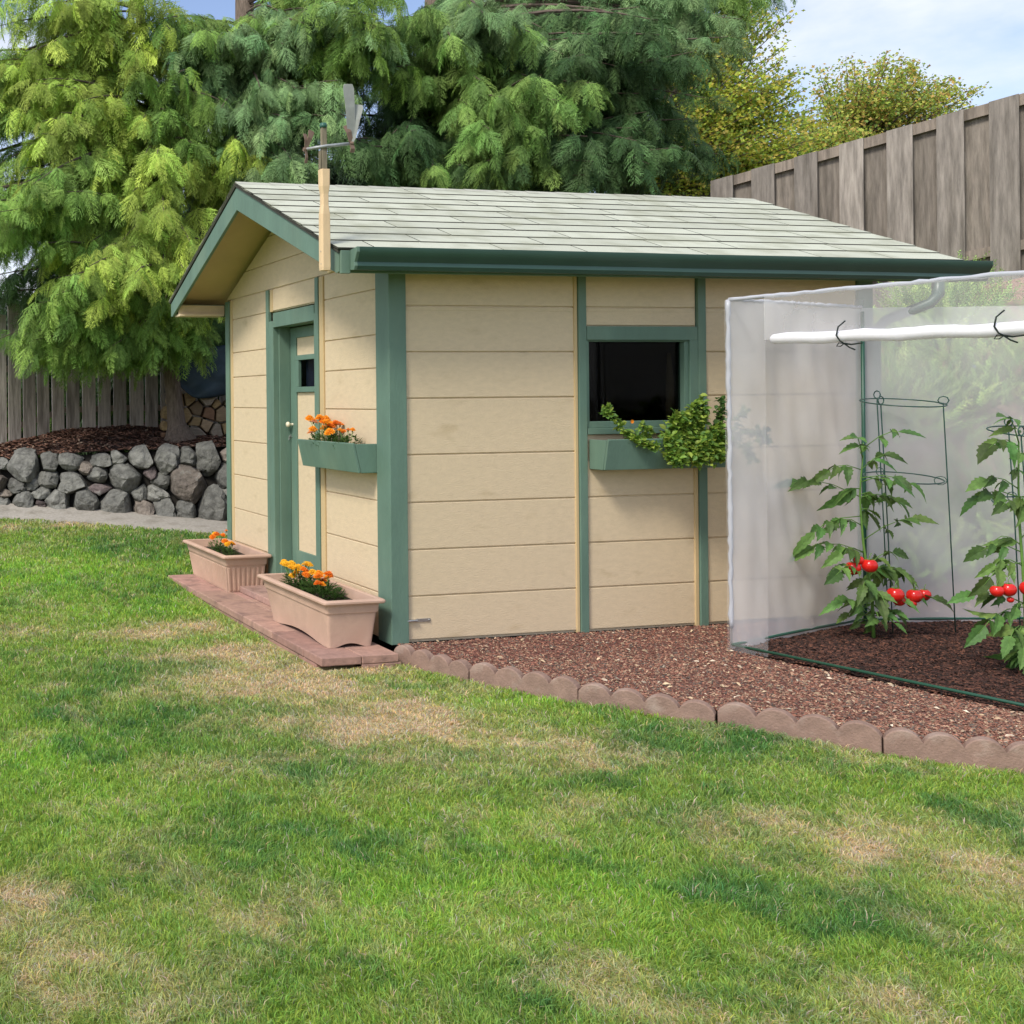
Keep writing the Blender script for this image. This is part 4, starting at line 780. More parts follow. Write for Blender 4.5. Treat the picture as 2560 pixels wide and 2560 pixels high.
# whirligig on a post
wg = empty('whirligig', (-.55, -.19, 2.48), 'cream painted post at the roof corner carrying a weathered whirligig with pale blades', 'whirligig')
mb = MB(); prof = [(2.478, .058, .045), (2.50, .062, .048), (2.84, .060, .046), (2.90, .046, .036), (2.97, .046, .036), (3.02, .060, .046), (3.13, .062, .048)]
cx_, cy_ = -.557, -.195; ch = .010
for z, wx, wy in prof:
    a, b = wx/2, wy/2; mb.v += [(cx_-a+ch, cy_-b, z), (cx_+a-ch*.4, cy_-b, z), (cx_+a, cy_-b+ch*.4, z), (cx_+a, cy_+b, z), (cx_-a, cy_+b, z), (cx_-a, cy_-b+ch, z)]
for i in range(len(prof)-1):
    for j in range(6): mb.f.append((i*6+j, i*6+(j+1) % 6, (i+1)*6+(j+1) % 6, (i+1)*6+j)); mb.c.append((1, 1, 1))
mb.f += [tuple(range(6))[::-1], tuple(range((len(prof)-1)*6, len(prof)*6))]; mb.c += [(1, 1, 1)]*2
mb.build('post', M['postwood'], wg, bevel=.002)
MB().lathe([(0, 0), (.004, 0), (.004, .002), (0, .003)], (cx_-.03, cy_-.01, 2.52), 8, (-1, 0, 0)).lathe([(0, 0), (.004, 0), (.004, .002), (0, .003)], (cx_-.032, cy_-.01, 2.60), 8, (-1, 0, 0)).build('screw', M['steel'], wg)
MB().box(cx_-.019, cx_+.017, cy_-.014, cy_+.014, 3.13, 3.40).box(cx_-.034, cx_-.020, cy_-.010, cy_+.012, 3.131, 3.25).build('stick', M['oldwood'], wg, bevel=.004)
MB().tube([(cx_-.115, cy_+.03, 3.262), (cx_, cy_-.022, 3.275), (cx_+.165, cy_-.05, 3.292)], .0105, 10).build('pipe', M['pipe'], wg, smooth=True)
def blade(p, d, w0, w1, L, nrm, th=.004):
    p = Vector(p); d = Vector(d).normalized(); nrm = Vector(nrm).normalized(); s = d.cross(nrm).normalized(); n_ = s.cross(d); m = MB(); vs = []
    for off in (0, th):
        for t, ww in ((0, w0*.4), (.12, w0), (.6, (w0+w1)/2), (.92, w1), (1, w1*.75)): vs.append(p+d*L*t+s*ww/2+n_*off+n_*.012*math.sin(t*3))
        for t, ww in ((1, w1*.75), (.92, w1), (.6, (w0+w1)/2), (.12, w0), (0, w0*.4)): vs.append(p+d*L*t-s*ww/2+n_*off+n_*.012*math.sin(t*3))
    m.add(vs, [tuple(range(10)), tuple(range(10, 20))[::-1]]+[(i, i+10, (i+1) % 10+10, (i+1) % 10) for i in range(10)]); return m
c0 = (cx_+.165, cy_-.05, 3.292)
blade(c0, (-.05, 0, 1), .05, .075, .38, (0, -1, .2)).build('blade', M['paddle'], wg); blade(c0, (.22, .05, 1), .045, .075, .26, (-.5, -1, .1)).build('blade', M['paddle'], wg)
blade(c0, (-.16, 0, .45), .035, .045, .12, (.2, -1, .1)).build('blade', M['paddle2'], wg); blade(c0, (.05, 0, -1), .03, .035, .06, (.2, -1, .1)).build('blade', M['paddle2'], wg)
c1 = (cx_-.115, cy_+.03, 3.262)
blade(c1, (-.05, 0, 1), .02, .03, .10, (.4, -1, 0)).build('blade', M['paddle2'], wg); blade(c1, (-.02, 0, -1), .02, .025, .09, (.5, -1, 0)).build('blade', M['paddle2'], wg); blade(c1, (.35, 0, 1), .02, .045, .13, (.2, -1, 0)).build('blade', M['paddle2'], wg)
MB().lathe([(0, 0), (.022, 0), (.024, .012), (.02, .03), (0, .034)], (cx_-.002, cy_, 3.398), 14).build('cap', mat('green_cap', (.04, .12, .09), .3, .1), wg, smooth=True)
for q_, c in enumerate((c0, c1)): MB().lathe([(0, -.012), (.013, -.012), (.013, .012), (0, .012)], c, 12, (1, 0, .05)).build('hub', M['paddle2'], wg)
# tomato cages
def ring_pts(c, r, tilt, n=28, a0=0): return [(c[0]+r*math.cos(a0+2*math.pi*i/n), c[1]+r*math.sin(a0+2*math.pi*i/n), c[2]+tilt*math.sin(a0+2*math.pi*i/n+TH)*r) for i in range(n+1)]
def cage(name, label, c, z1, z2, r):
    root = empty(name, (c[0], c[1], -.02), label, 'plant cage', 'wire tomato cages')
    for zz, rr_ in ((z1, r), (z2, r*.93)): MB().tube(ring_pts((c[0], c[1], zz), rr_, .12), .0046, 6, cap=False).build('ring', M['cage'], root, smooth=True)
    for a, k in ((200, 1.0), (92, 1), (-30, 1)):
        aa = math.radians(a)-TH; x, y = c[0]+r*.93*math.cos(aa), c[1]+r*.93*math.sin(aa); zt = z1+.12*math.sin(aa+TH)*r
        dx, dy = math.cos(aa), math.sin(aa); lx, ly = x-RT[0]*-.07, y-RT[1]*-.07
        pts = [(lx, ly, -.06), ((lx+x)/2, (ly+y)/2, .8), (x, y, zt-.02)]+[(x+dx*.03*math.sin(t*math.pi*2), y+dy*.03*math.sin(t*math.pi*2), zt+.012-.028*math.cos(t*math.pi*2)+.016) for t in np.linspace(0, 1, 9)]
        MB().tube(pts, .0040, 6).build('leg', M['cage'], root, smooth=True)
        z2t = z2+.12*math.sin(aa+TH)*r; MB().tube([(x-dx*.02+dx*.035*math.sin(t*math.pi*2), y-dy*.02+dy*.035*math.sin(t*math.pi*2), z2t+.03*math.cos(t*math.pi*2)) for t in np.linspace(0, 1, 10)], .0028, 6).build('loop', M['cage'], root, smooth=True)
C1 = VW(7.45, 5.86, 0); C2 = VW(6.55, 6.05, 0)
cage('tomato_cage', 'green wire cage with two rings behind the left tomato plant', C1, 1.585, 1.06, .24)
cage('tomato_cage', 'green wire cage cut by the right edge of the photo', C2, 1.40, .95, .29)
# tomato plants
def tleaf(mb, p, d, L, w_, rr, droop=.3, up=Vector((0, 0, 1))):
    droop = droop+rr.uniform(-.15, .45); w_ *= rr.uniform(.75, 1.2)
    """serrated leaflet"""
    d = d.normalized(); nn = (up+Vector((rr.gauss(0, .35), rr.gauss(-.35, .35), 0))).normalized(); s = d.cross(nn).normalized(); u = s.cross(d).normalized(); g_ = rr.uniform(.55, 1.45); col = (.095*g_*rr.uniform(.85, 1.35), .20*g_, .045*g_)
    prof = [(0, .02), (.10, .30), (.2, .46), (.25, .36), (.38, .52), (.43, .38), (.56, .44), (.61, .30), (.74, .30), (.79, .18), (1, 0)]
    mid = [p+d*L*t+u*(-droop*L*t*t) for t, _ in prof]; Lf = [m_+s*w_*x_+u*w_*x_*.35 for m_, (t, x_) in zip(mid, prof)]; Rg = [m_-s*w_*x_+u*w_*x_*.35 for m_, (t, x_) in zip(mid, prof)]
    n = len(prof); vs = mid+Lf+Rg; fs = []
    for i in range(n-1): fs += [(i, i+1, n+i+1, n+i), (i+1, i, 2*n+i, 2*n+i+1)]
    mb.add(vs, fs, col)
def tomato_plant(name, label, base, scale, stem, leaves, toms, seed):
    rr = random.Random(seed); root = empty(name, tuple(base), label, 'tomato plant', 'tomato plants in the mulch bed')
    def W(px, py, dd=0): q = np.array(base)+RT*px*scale-FW*dd; return Vector((q[0], q[1], base[2]+py*scale))
    S = [W(*s) for s in stem]; st_ = MB().tube(S, [.011*(1-.75*i/len(S)) for i in range(len(S))], 8); lf = MB()
    for ax_, ay, tx, ty, kind in leaves:
        dd = rr.uniform(-.12, .22); a = W(ax_, ay); e = W(tx, ty, dd); m_ = (a+e)/2+Vector((0, 0, .05+.25*abs((e-a).x)*.3)); L = (e-a).length
        pet = [a, a.lerp(m_, .6)+Vector((0, 0, .01)), m_.lerp(e, .1), m_.lerp(e, .6)]; st_.tube(pet, [.0038, .003, .0025, .0015], 5)
        tip = (e-m_).normalized()
        if kind == 'w':
            tleaf(lf, a.lerp(m_, .25), e-a, L*.95, L*.42, rr, .25, Vector((0, -.9, .7)))
            for k in (-1, 1): tleaf(lf, a.lerp(m_, .5), (e-a)+Vector((RT[0], RT[1], 0))*k*L*.9, L*.55, L*.25, rr, .3)
        else:
            tl_ = max(.075, min(.15, L*.55)); tleaf(lf, m_.lerp(e, .35), tip, max(tl_, (e-m_).length*.68), tl_*.55, rr, .2, Vector((0, -.5, .9)))
            npair = 1 if L < .2 else (2 if L < .4 else 3)
            for k in range(npair):
                t = .35+.6*k/npair; b_ = a.lerp(m_, min(t*1.7, 1)) if t < .6 else m_.lerp(e, (t-.6)*1.2)
                for sg in (-1, 1):
                    sd = (Vector((0, 0, 1)).cross(tip)).normalized()*sg+tip*.7+Vector((0, 0, rr.uniform(-.35, .15))); ll = tl_*rr.uniform(.6, .95); tleaf(lf, b_, sd, ll, ll*.50, rr, .35, Vector((0, -.6, .8)))
                if rr.random() < .5: tleaf(lf, b_+Vector((0, 0, -.005)), tip+Vector((0, 0, -.9)), tl_*.45, tl_*.18, rr, .1)
    st_.build('stem', M['stem'], root, smooth=True); lf.build('leaves', M['tleaf'], root, colattr=True)
    for tx, ty, tr in toms:
        c = W(tx, ty, .06+rr.uniform(-.015, .03)); r = tr*scale; mb = MB(); n, m_ = 20, 12; vs = []
        for i in range(m_+1):
            ph = math.pi*i/m_
            for j in range(n):
                th = 2*math.pi*j/n; k = 1+.035*math.cos(5*th)*math.sin(ph); zz = math.cos(ph)*.88-(.22*math.exp(-(ph/.45)**2)); vs.append(c+Vector((math.sin(ph)*math.cos(th)*k*r*.90, math.sin(ph)*math.sin(th)*k*r*.90, zz*r*1.06)))
        mb.add(vs, [(i*n+j, (i+1)*n+j, (i+1)*n+(j+1) % n, i*n+(j+1) % n) for i in range(m_) for j in range(n)]); t_ = mb.build('tomato', M['tomato'], root, smooth=True)
        cx2 = MB(); top = c+Vector((0, 0, r*.72))
        for k in range(5):
            a = k*1.257+rr.random()*.4; d_ = Vector((math.cos(a), math.sin(a), 0)); s_ = Vector((-d_.y, d_.x, 0)); cx2.add([top+s_*r*.07, top-s_*r*.07, top+d_*r*.5+Vector((0, 0, r*.12)), top+d_*r*.25+Vector((0, 0, r*.16))], [(0, 1, 2), (0, 2, 3)])
        cx2.tube([top, top+Vector((0, 0, r*.5)), top+Vector((r*.3, 0, r*.9))], r*.05, 5); cx2.build('calyx', M['stem'], t_)
sx, sy = 855, 1790
st1 = [(x-sx, sy-y, 0) for x, y in [(855, 1790), (850, 1600), (845, 1450), (812, 1290), (787, 1100), (772, 900), (765, 750), (775, 600), (792, 455)]]
L1 = [(770,760,200,690,'c'),(785,470,640,310,'c'),(800,400,990,285,'c'),(790,430,885,420,'c'),(775,560,430,640,'c'),(775,560,1150,500,'c'),(770,700,550,860,'w'),(765,740,985,870,'w'),(775,850,960,1010,'w'),(770,760,1180,900,'c'),(780,1080,1130,900,'c'),(775,900,260,1160,'c'),(780,970,510,1000,'c'),(785,1160,280,1200,'c'),(790,1170,465,1220,'c'),(800,1300,380,1350,'c'),(830,1400,620,1440,'c'),(840,1420,690,1540,'w'),(850,1600,450,1550,'c'),(850,1620,650,1680,'c'),(855,1700,700,1720,'c'),(855,1700,820,1795,'w'),(840,1300,1200,1400,'w'),(820,1280,1300,1480,'c'),(850,1560,1370,1530,'c'),(850,1620,1110,1690,'c'),(855,1700,1010,1720,'c'),(840,1560,930,1660,'c'),(810,1280,1075,1180,'c'),(820,1350,1020,1400,'c'),(770,650,960,700,'c'),(775,620,1140,740,'c'),(850,1640,730,1630,'w'),(850,1500,960,1590,'c'),(845,1450,800,1560,'w')]
toms1 = [(665, 1268, 54), (765, 1247, 55), (708, 1212, 36), (958, 1462, 60), (995, 1508, 42), (1092, 1470, 55), (1075, 1525, 34), (1178, 1465, 45)]
tomato_plant('tomato_plant', 'tall tomato plant with eight red tomatoes in front of the left wire cage', VW(7.25, 5.49, -.01), .00093, st1, [(a-sx, sy-b, c-sx, sy-d, k) for a, b, c, d, k in L1], [(a-sx, sy-b, r) for a, b, r in toms1], 31)
sx2, sy2 = 2000, 2010
st2 = [(x-sx2, sy2-y, 0) for x, y in [(2000, 2010), (1992, 1800), (1985, 1500), (1970, 1200), (1950, 900), (1945, 600), (1950, 300)]]
L2 = [(1985,1480,1540,1475,'c'),(1950,700,1640,780,'c'),(1950,330,1590,385,'c'),(1945,640,1655,620,'c'),(1950,300,1760,110,'c'),(1945,420,1830,420,'c'),(1985,1500,1555,1790,'c'),(1970,1200,1665,1260,'c'),(1965,1180,1575,1410,'c'),(1990,1700,1750,1870,'c'),(1990,1800,1840,1960,'w'),(1985,1650,1700,1790,'c'),(1945,800,1700,780,'c'),(1950,700,1840,870,'w'),(1960,1050,1775,1060,'w'),(1960,1100,1680,1150,'c'),(1985,1500,1800,1560,'c'),(1990,1700,1820,1700,'w'),(1990,1850,1900,2010,'w'),(1945,540,1835,545,'c'),(1990,1880,1960,2120,'w'),(1960,1000,2150,1000,'w'),(1960,700,2150,800,'w'),(1990,1600,2250,1600,'w'),(1980,1400,2200,1350,'c'),(1995,1850,2180,1900,'w')]
toms2 = [(1700, 1365, 46), (1790, 1357, 54), (1808, 1432, 24), (1915, 1345, 60), (1985, 1400, 50)]
tomato_plant('tomato_plant', 'tomato plant with red tomatoes cut by the right edge of the photo', VW(6.3, 5.68, -.03), .00081, st2, [(a-sx2, sy2-b, c-sx2, sy2-d, k) for a, b, c, d, k in L2], [(a-sx2, sy2-b, r) for a, b, r in toms2], 32)
# film cover on a frame
gh = empty('film_greenhouse', (2.18, -.60, -.03), 'translucent white film plant house over the tomato bed with its front panel rolled up', 'greenhouse cover')
FLc, BLc, BRc, FRc = [Vector((x, y, 0)) for x, y in NET]; HT = 2.275
def film(a, b, z0, z1, nu, nv, amp, seed, hemfun=None, name='film_panel', m='film'):
    d = (b-a); L = d.length; n_ = Vector((d.y, -d.x, 0)).normalized(); V = []; 
    for j in range(nv+1):
        for i in range(nu+1):
            u, v = i/nu, j/nv; z = z0+(z1-z0)*v; off = amp*(mn.noise(Vector((u*L*2.2, z*1.1, seed)))+.5*mn.noise(Vector((u*L*7+z*2, z*3, seed+9))))*math.sin(math.pi*min(max(u, .02), .98))**.5*(1-.4*v)
            q = a+d*u+n_*off; zz = z
            if hemfun and j == 0: zz = z+hemfun(u)
            V.append((q.x, q.y, zz))
    Fc = [(j*(nu+1)+i, j*(nu+1)+i+1, (j+1)*(nu+1)+i+1, (j+1)*(nu+1)+i) for j in range(nv) for i in range(nu)]
    return npmesh(name, V, np.array(Fc), M[m], gh, smooth=True)
film(FLc, BLc, -.02, HT, 60, 60, .045, 3, m='filmside')
film(BLc, BRc, -.02, HT, 40, 40, .025, 5)
fd = (FRc-FLc).normalized()
film(FLc-fd*.02+Vector((-.015, -.0, 0)), FLc+fd*.24+Vector((-.01, 0, 0)), -.06, HT, 8, 40, .05, 8, lambda u: -.03+.06*u, m='filmmargin')
film(FLc+fd*.24+Vector((-.012, 0, 0)), FRc+Vector((-.012, 0, 0)), 2.00, HT, 40, 6, .012, 11, m='filmstrip')
# rolled front panel
a = FLc+fd*.30+Vector((-.035, -.02, 2.0)); b = FRc+Vector((-.035, -.02, 1.965)); rrn = random.Random(3)
pts = [a+(b-a)*t+Vector((0, 0, .004*math.sin(t*40))) for t in np.linspace(0, 1, 40)]; pts = [a-(b-a)*.006]+pts
MB().tube(pts, [.018, .030]+[.036+rrn.uniform(-.003, .003) for _ in range(39)], 16).build('rolled_panel', M['filmroll'], gh, smooth=True)
for tt in (.40, 1.18):
    c = FLc+fd*(.30+tt)+Vector((-.035, -.02, 2.0)); t = MB(); up = Vector((0, 0, 1)); nrm = Vector((-fd.y, fd.x, 0)); nrm = nrm if nrm.dot(Vector(FW)) < 0 else -nrm
    t.tube([c+up*(.085-.0)+fd*.02, c+up*.05+nrm*.034, c+nrm*.046-fd*.004, c-up*.035+nrm*.034+fd*.01, c-up*.05+nrm*.03+fd*.03], .0042, 6)
    t.tube([c-up*.05+nrm*.03+fd*.03, c-up*.058+nrm*.03+fd*.07, c-up*.052+nrm*.03+fd*.13], [.006, .005, .004], 5); t.tube([c-up*.05+nrm*.03+fd*.03, c-up*.075+nrm*.03+fd*.06, c-up*.09+nrm*.03+fd*.09], .0045, 5)
    t.tube([c-up*.05+nrm*.03+fd*.03, c-up*.045+nrm*.03-fd*.0, c-up*.065+nrm*.03-fd*.012, c-up*.066+nrm*.03+fd*.01, c-up*.05+nrm*.03+fd*.03], .0035, 5); t.build('tie', M['tie'], gh, smooth=True)
for (p, q) in ((FLc, BLc), (FLc, FRc)):
    mb = MB(); r_ = random.Random(int(p.x*100+q.x)); n = 60
    mb.tube([p+(q-p)*t+Vector((r_.uniform(-.003, .003), r_.uniform(-.003, .003), HT+.004+r_.uniform(-.003, .003))) for t in np.linspace(0, 1, n)], [.013+r_.uniform(-.003, .003) for _ in range(n)], 8); mb.build('top_hem', M['hem'], gh, smooth=True)
mb = MB(); r_ = random.Random(4); mb.tube([FLc+Vector((-.008+r_.uniform(-.004, .004), r_.uniform(-.004, .004), z)) for z in np.linspace(.12, HT, 50)], [.014+r_.uniform(-.003, .003) for _ in range(50)], 8); mb.build('corner_hem', M['hem'], gh, smooth=True)
MB().tube([FLc+Vector((.02, .03, -.02)), FLc+Vector((.02, .03, HT-.03))], .009, 8).build('frame_pole', mat('white_tube', (.7, .7, .7), .4, 0), gh, smooth=True)
for c in (BLc, BRc, FRc): MB().tube([c+Vector((-.02, -.03, -.05)), c+Vector((-.02, -.03, HT-.03))], .009 if c is not BLc else .012, 8).build('frame_pole', M['frame'], gh, smooth=True)
for c, e in ((FLc, BLc), (BLc, BRc), (BRc, FRc), (FRc, FLc)): MB().tube([c+Vector((0, 0, .008)), c.lerp(e, .5)+Vector((0, 0, .012)), e+Vector((0, 0, .008))], .0095, 8).build('base_rail', M['frame'], gh, smooth=True)
# firewood and tarp behind the shed
Cw, Rw = relax(34, 1.7, .62, .055, .125, 17)
o0 = VW(15.15, 1.50, 1.08); nlog = 0
lgl = ['reddish', 'tan', 'pale', 'grey brown']
for i in range(len(Cw)):
    poly = cell_poly(i, Cw, Rw, .012)
    if not poly or Cw[i][0] > 1.35: continue
    rr = random.Random(i+50); k = rr.uniform(.7, 1.15); cl_ = rr.choice([(.34, .25, .15), (.30, .22, .13), (.32, .27, .20), (.24, .14, .08), (.38, .27, .13)]); Ld = .34+rr.uniform(0, .05); f0 = rr.uniform(-.09, .05)
    m = MB(); vs = []
    for dd, sc_ in ((f0, .9), (f0+.02, 1), (f0+Ld, .97)):
        for p in poly: u = Cw[i][0]+(p[0]-Cw[i][0])*sc_; v = Cw[i][1]+(p[1]-Cw[i][1])*sc_; q = o0+RT*u+FW*dd; vs.append((q[0], q[1], o0[2]+v))
    n = len(poly); m.add(vs, [tuple(range(n)), tuple(range(2*n, 3*n))[::-1]]+[(r_*n+j, (r_+1)*n+j, (r_+1)*n+(j+1) % n, r_*n+(j+1) % n) for r_ in range(2) for j in range(n)], tuple(v*k for v in cl_))
    lg = m.build('firewood_log', M['log'], bevel=.008, colattr=True); cen = Vector((o0[0]+RT[0]*Cw[i][0], o0[1]+RT[1]*Cw[i][0], o0[2]+Cw[i][1])); lg.data.transform(Matrix.Translation(-cen)); lg.location = cen
    tag(lg, 'split firewood log in the stack under the blue tarp beside the trunk', 'firewood', 'stacked firewood logs')
V = []
for j in range(19):
    for i in range(25):
        u = i/24*1.9-.08; v = j/18; z = 2.42-.70*v-.06*math.sin(u*3.2+.5)-.18*math.exp(-((u-.1)/.15)**2)*v*-1; dd = -.11-.05*math.sin(v*5+u*7)*(v)-.04*mn.noise(Vector((u*4, v*4, 2))); q = o0+RT*u+FW*dd; V.append((q[0], q[1], z))
for i in range(25): u = i/24*1.9-.08; q = o0+RT*u+FW*.55; V.append((q[0], q[1], 2.44))
Fc = [(j*25+i, j*25+i+1, (j+1)*25+i+1, (j+1)*25+i) for j in range(18) for i in range(24)]+[(i, 475+i, 475+i+1, i+1) for i in range(24)]
tp_ = npmesh('tarp', V, np.array(Fc), M['tarp'], smooth=True); so = tp_.modifiers.new('s', 'SOLIDIFY'); so.thickness = .006; tag(tp_, 'dark blue tarp draped over the firewood behind the shed', 'tarp')
# ================================================================ VEGETATION
def spray_template(seed, ntw=15, droop=.28, sub=True):
    r = random.Random(seed); V = []; Fc = []; C = []
    def quadstrip(pts, ws, s, c):
        b = len(V)
        for p, w_ in zip(pts, ws): V.append(p+s*w_); V.append(p-s*w_)
        for i in range(len(pts)-1): Fc.append((b+2*i, b+2*i+1, b+2*i+3, b+2*i+2)); C.append(c)
    ax = lambda x: Vector((x, 0, -droop*x*x))
    quadstrip([ax(t) for t in (0, .35, .7, 1)], [.008, .006, .005, .003], Vector((0, 1, .2)).normalized(), .55)
    for i in range(ntw):
        for sg in (-1, 1):
            x = .06+.9*(i+.5*(sg > 0)+r.uniform(-.2, .2))/ntw; x = min(max(x, .03), .97); L = (.42*(1-x)**.75+.07)*r.uniform(.75, 1.15)*min(1, .45+x*3); a = math.radians(r.uniform(42, 62))*sg; d = Vector((math.cos(a), math.sin(a), r.uniform(-.25, .08))).normalized()
            p0 = ax(x); tilt = Vector((-d.y, d.x, r.uniform(-.7, .7))).normalized(); w_ = r.uniform(.0085, .0125)
            pts = [p0+d*L*t+Vector((0, 0, -.55*L*t*t)) for t in (0, .5, 1)]; c = r.uniform(.8, 1.15); quadstrip(pts, [w_*.7, w_, w_*.35], tilt, c)
            if sub and L > .14:
                for k in range(2 if L < .25 else 4):
                    for s2 in (-1, 1):
                        t = .2+.7*(k+r.random()*.5)/4 if L >= .25 else .3+.4*k; pp = p0+d*L*t+Vector((0, 0, -.55*L*t*t)); a2 = a+s2*math.radians(r.uniform(35, 55)); d2 = Vector((math.cos(a2), math.sin(a2), r.uniform(-.45, -.05))).normalized(); l2 = r.uniform(.06, .12)*(1.1-t*.5); t2 = Vector((-d2.y, d2.x, r.uniform(-.6, .6))).normalized()
                        quadstrip([pp, pp+d2*l2*.6+Vector((0, 0, -.01)), pp+d2*l2+Vector((0, 0, -.02))], [w_*.55, w_*.7, w_*.2], t2, r.uniform(.85, 1.25))
    return np.array([tuple(v) for v in V]), np.array(Fc), np.array(C)
SPR = [spray_template(s, droop=dr) for s, dr in ((1, .35), (2, .5), (3, .7), (4, .45))]
def conifer(label, trunk_pts, trunk_r, regions, palette, seed, spray_len=(.38, .78), name='conifer_tree', dens=1., droop=1.):
    r = np.random.default_rng(seed); base = trunk_pts[0]; root = empty(name, tuple(base), label, 'tree', 'conifers behind the shed')
    tp = [Vector(p) for p in trunk_pts]; tb = MB(); tb.tube(tp, trunk_r, 14); tb.build('trunk', M['bark'], root, smooth=True)
    tz = np.array([p[2] for p in trunk_pts]); tx = np.array([p[0] for p in trunk_pts]); ty = np.array([p[1] for p in trunk_pts])
    lb = MB(); P = []; D = []; S = []; CI = []
    for (c, rad, n, tone) in regions:
        for _ in range(n):
            q = r.normal(size=3); q /= np.linalg.norm(q); q *= r.random()**.45; tip = np.array(c)+q*np.array(rad)
            hd = np.hypot(tip[0]-np.interp(tip[2], tz, tx), tip[1]-np.interp(tip[2], tz, ty)); z0 = min(max(tip[2]+hd*r.uniform(-.15, .35), tz[0]+1.0), tz[-1]-.1); o_ = np.array([np.interp(z0, tz, tx), np.interp(z0, tz, ty), z0])
            m_ = (o_+tip)/2+np.array([0, 0, .12*hd+.1]); L = np.linalg.norm(tip-o_); ts = np.linspace(0, 1, 8); cur = [(1-t)**2*o_+2*t*(1-t)*m_+t*t*tip for t in ts]
            lb.tube(cur, [max(.004, (.010+.011*L)*(1-t)**.8) for t in ts], 5, cap=False)
            step = .10/dens; nn = max(3, int(L*.78/step))
            for k in range(nn+1):
                t = .22+.78*k/nn; pos = (1-t)**2*o_+2*t*(1-t)*m_+t*t*tip; tan_ = 2*(1-t)*(m_-o_)+2*t*(tip-m_); tan_ /= np.linalg.norm(tan_)
                for sg in ((-1, 1) if k < nn else (0,)):
                    if sg and r.random() < .12: continue
                    ang = sg*math.radians(r.uniform(30, 75)); ca, sa = math.cos(ang), math.sin(ang); d = np.array([tan_[0]*ca-tan_[1]*sa, tan_[0]*sa+tan_[1]*ca, tan_[2]*.5-droop*r.uniform(.10, .75)])
                    P.append(pos+r.normal(size=3)*.03); D.append(d); S.append(r.uniform(*spray_len)*(1.05-.45*t)*(1 if t > .4 else .8)); CI.append(tone)
    lb.build('branches', M['limb'], root)
    P = np.array(P); D = np.array(D); S = np.array(S); CI = np.array(CI); n = len(P)
    Vs, Fs, Cs = [], [], []; off = 0; up = np.array([[0, 0, 1.]]).repeat(n, 0)+r.normal(size=(n, 3))*.22; R = rot_basis(D, up, r.normal(size=n)*.35)
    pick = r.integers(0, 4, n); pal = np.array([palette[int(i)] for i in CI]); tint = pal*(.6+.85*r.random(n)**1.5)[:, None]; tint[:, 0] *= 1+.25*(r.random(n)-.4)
    for k in range(4):
        m_ = pick == k; T, TF, TC = SPR[k]; V, Fc, _ = scatter(T, TF, P[m_], R[m_], S[m_], tint[m_]); cc = (tint[m_][:, None, :]*TC[None, :, None]*(.85+.3*r.random((m_.sum(), len(TC)))[..., None])).reshape(-1, 3); Vs.append(V); Fs.append(Fc+off); Cs.append(cc); off += len(V)
    npmesh('crown', np.concatenate(Vs), np.concatenate(Fs), M['needle'], root, cols=np.concatenate(Cs)); print('crown', label[:30], n, off)
YG = (.38, .53, .09); MG = (.22, .38, .075); BG = (.22, .37, .145); DG = (.085, .17, .05)  # DG: dark needles, and crown-back shade put into the colour
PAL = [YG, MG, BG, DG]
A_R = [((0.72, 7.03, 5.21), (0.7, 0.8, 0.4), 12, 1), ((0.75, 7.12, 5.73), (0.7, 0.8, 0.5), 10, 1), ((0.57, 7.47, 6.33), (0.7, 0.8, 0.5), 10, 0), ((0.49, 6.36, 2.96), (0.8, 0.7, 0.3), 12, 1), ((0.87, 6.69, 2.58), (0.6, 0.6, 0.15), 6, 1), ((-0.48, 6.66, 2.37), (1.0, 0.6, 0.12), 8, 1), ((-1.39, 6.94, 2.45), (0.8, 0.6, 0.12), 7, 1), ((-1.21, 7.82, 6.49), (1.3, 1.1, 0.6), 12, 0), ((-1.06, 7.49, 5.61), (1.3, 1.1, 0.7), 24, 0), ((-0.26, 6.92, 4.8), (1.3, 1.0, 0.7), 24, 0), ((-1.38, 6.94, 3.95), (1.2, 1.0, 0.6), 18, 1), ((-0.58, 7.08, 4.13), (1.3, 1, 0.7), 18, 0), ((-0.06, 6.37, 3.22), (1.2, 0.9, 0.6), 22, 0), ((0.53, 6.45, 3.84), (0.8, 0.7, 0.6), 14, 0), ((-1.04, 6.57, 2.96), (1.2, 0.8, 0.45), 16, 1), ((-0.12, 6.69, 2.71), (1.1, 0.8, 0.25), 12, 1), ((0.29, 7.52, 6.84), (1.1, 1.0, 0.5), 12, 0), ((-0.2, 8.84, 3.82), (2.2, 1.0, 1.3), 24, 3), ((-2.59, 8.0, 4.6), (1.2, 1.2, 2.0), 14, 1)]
C_R = [((1.14, 7.15, 6.19), (0.8, 0.8, 0.6), 14, 2), ((1.07, 7.36, 6.76), (0.9, 0.8, 0.5), 12, 1), ((1.48, 6.87, 5.63), (0.9, 0.8, 0.6), 16, 2), ((1.88, 6.39, 4.96), (0.9, 0.8, 0.45), 16, 2), ((1.56, 7.26, 6.47), (0.8, 0.8, 0.35), 7, 2), ((2.64, 6.74, 6.35), (1.2, 0.9, 0.6), 22, 2), ((3.2, 6.32, 6.46), (1.0, 0.9, 0.6), 18, 1), ((2.87, 6.59, 5.54), (0.9, 0.8, 0.5), 10, 2), ((1.41, 6.89, 4.64), (1.0, 0.8, 0.5), 14, 0), ((2.08, 6.55, 4.24), (0.8, 0.6, 0.35), 10, 1), ((2.5, 8.3, 4.26), (1.6, 0.8, 1.6), 22, 3), ((1.13, 8.17, 2.83), (1.0, 0.5, 0.6), 8, 3)]
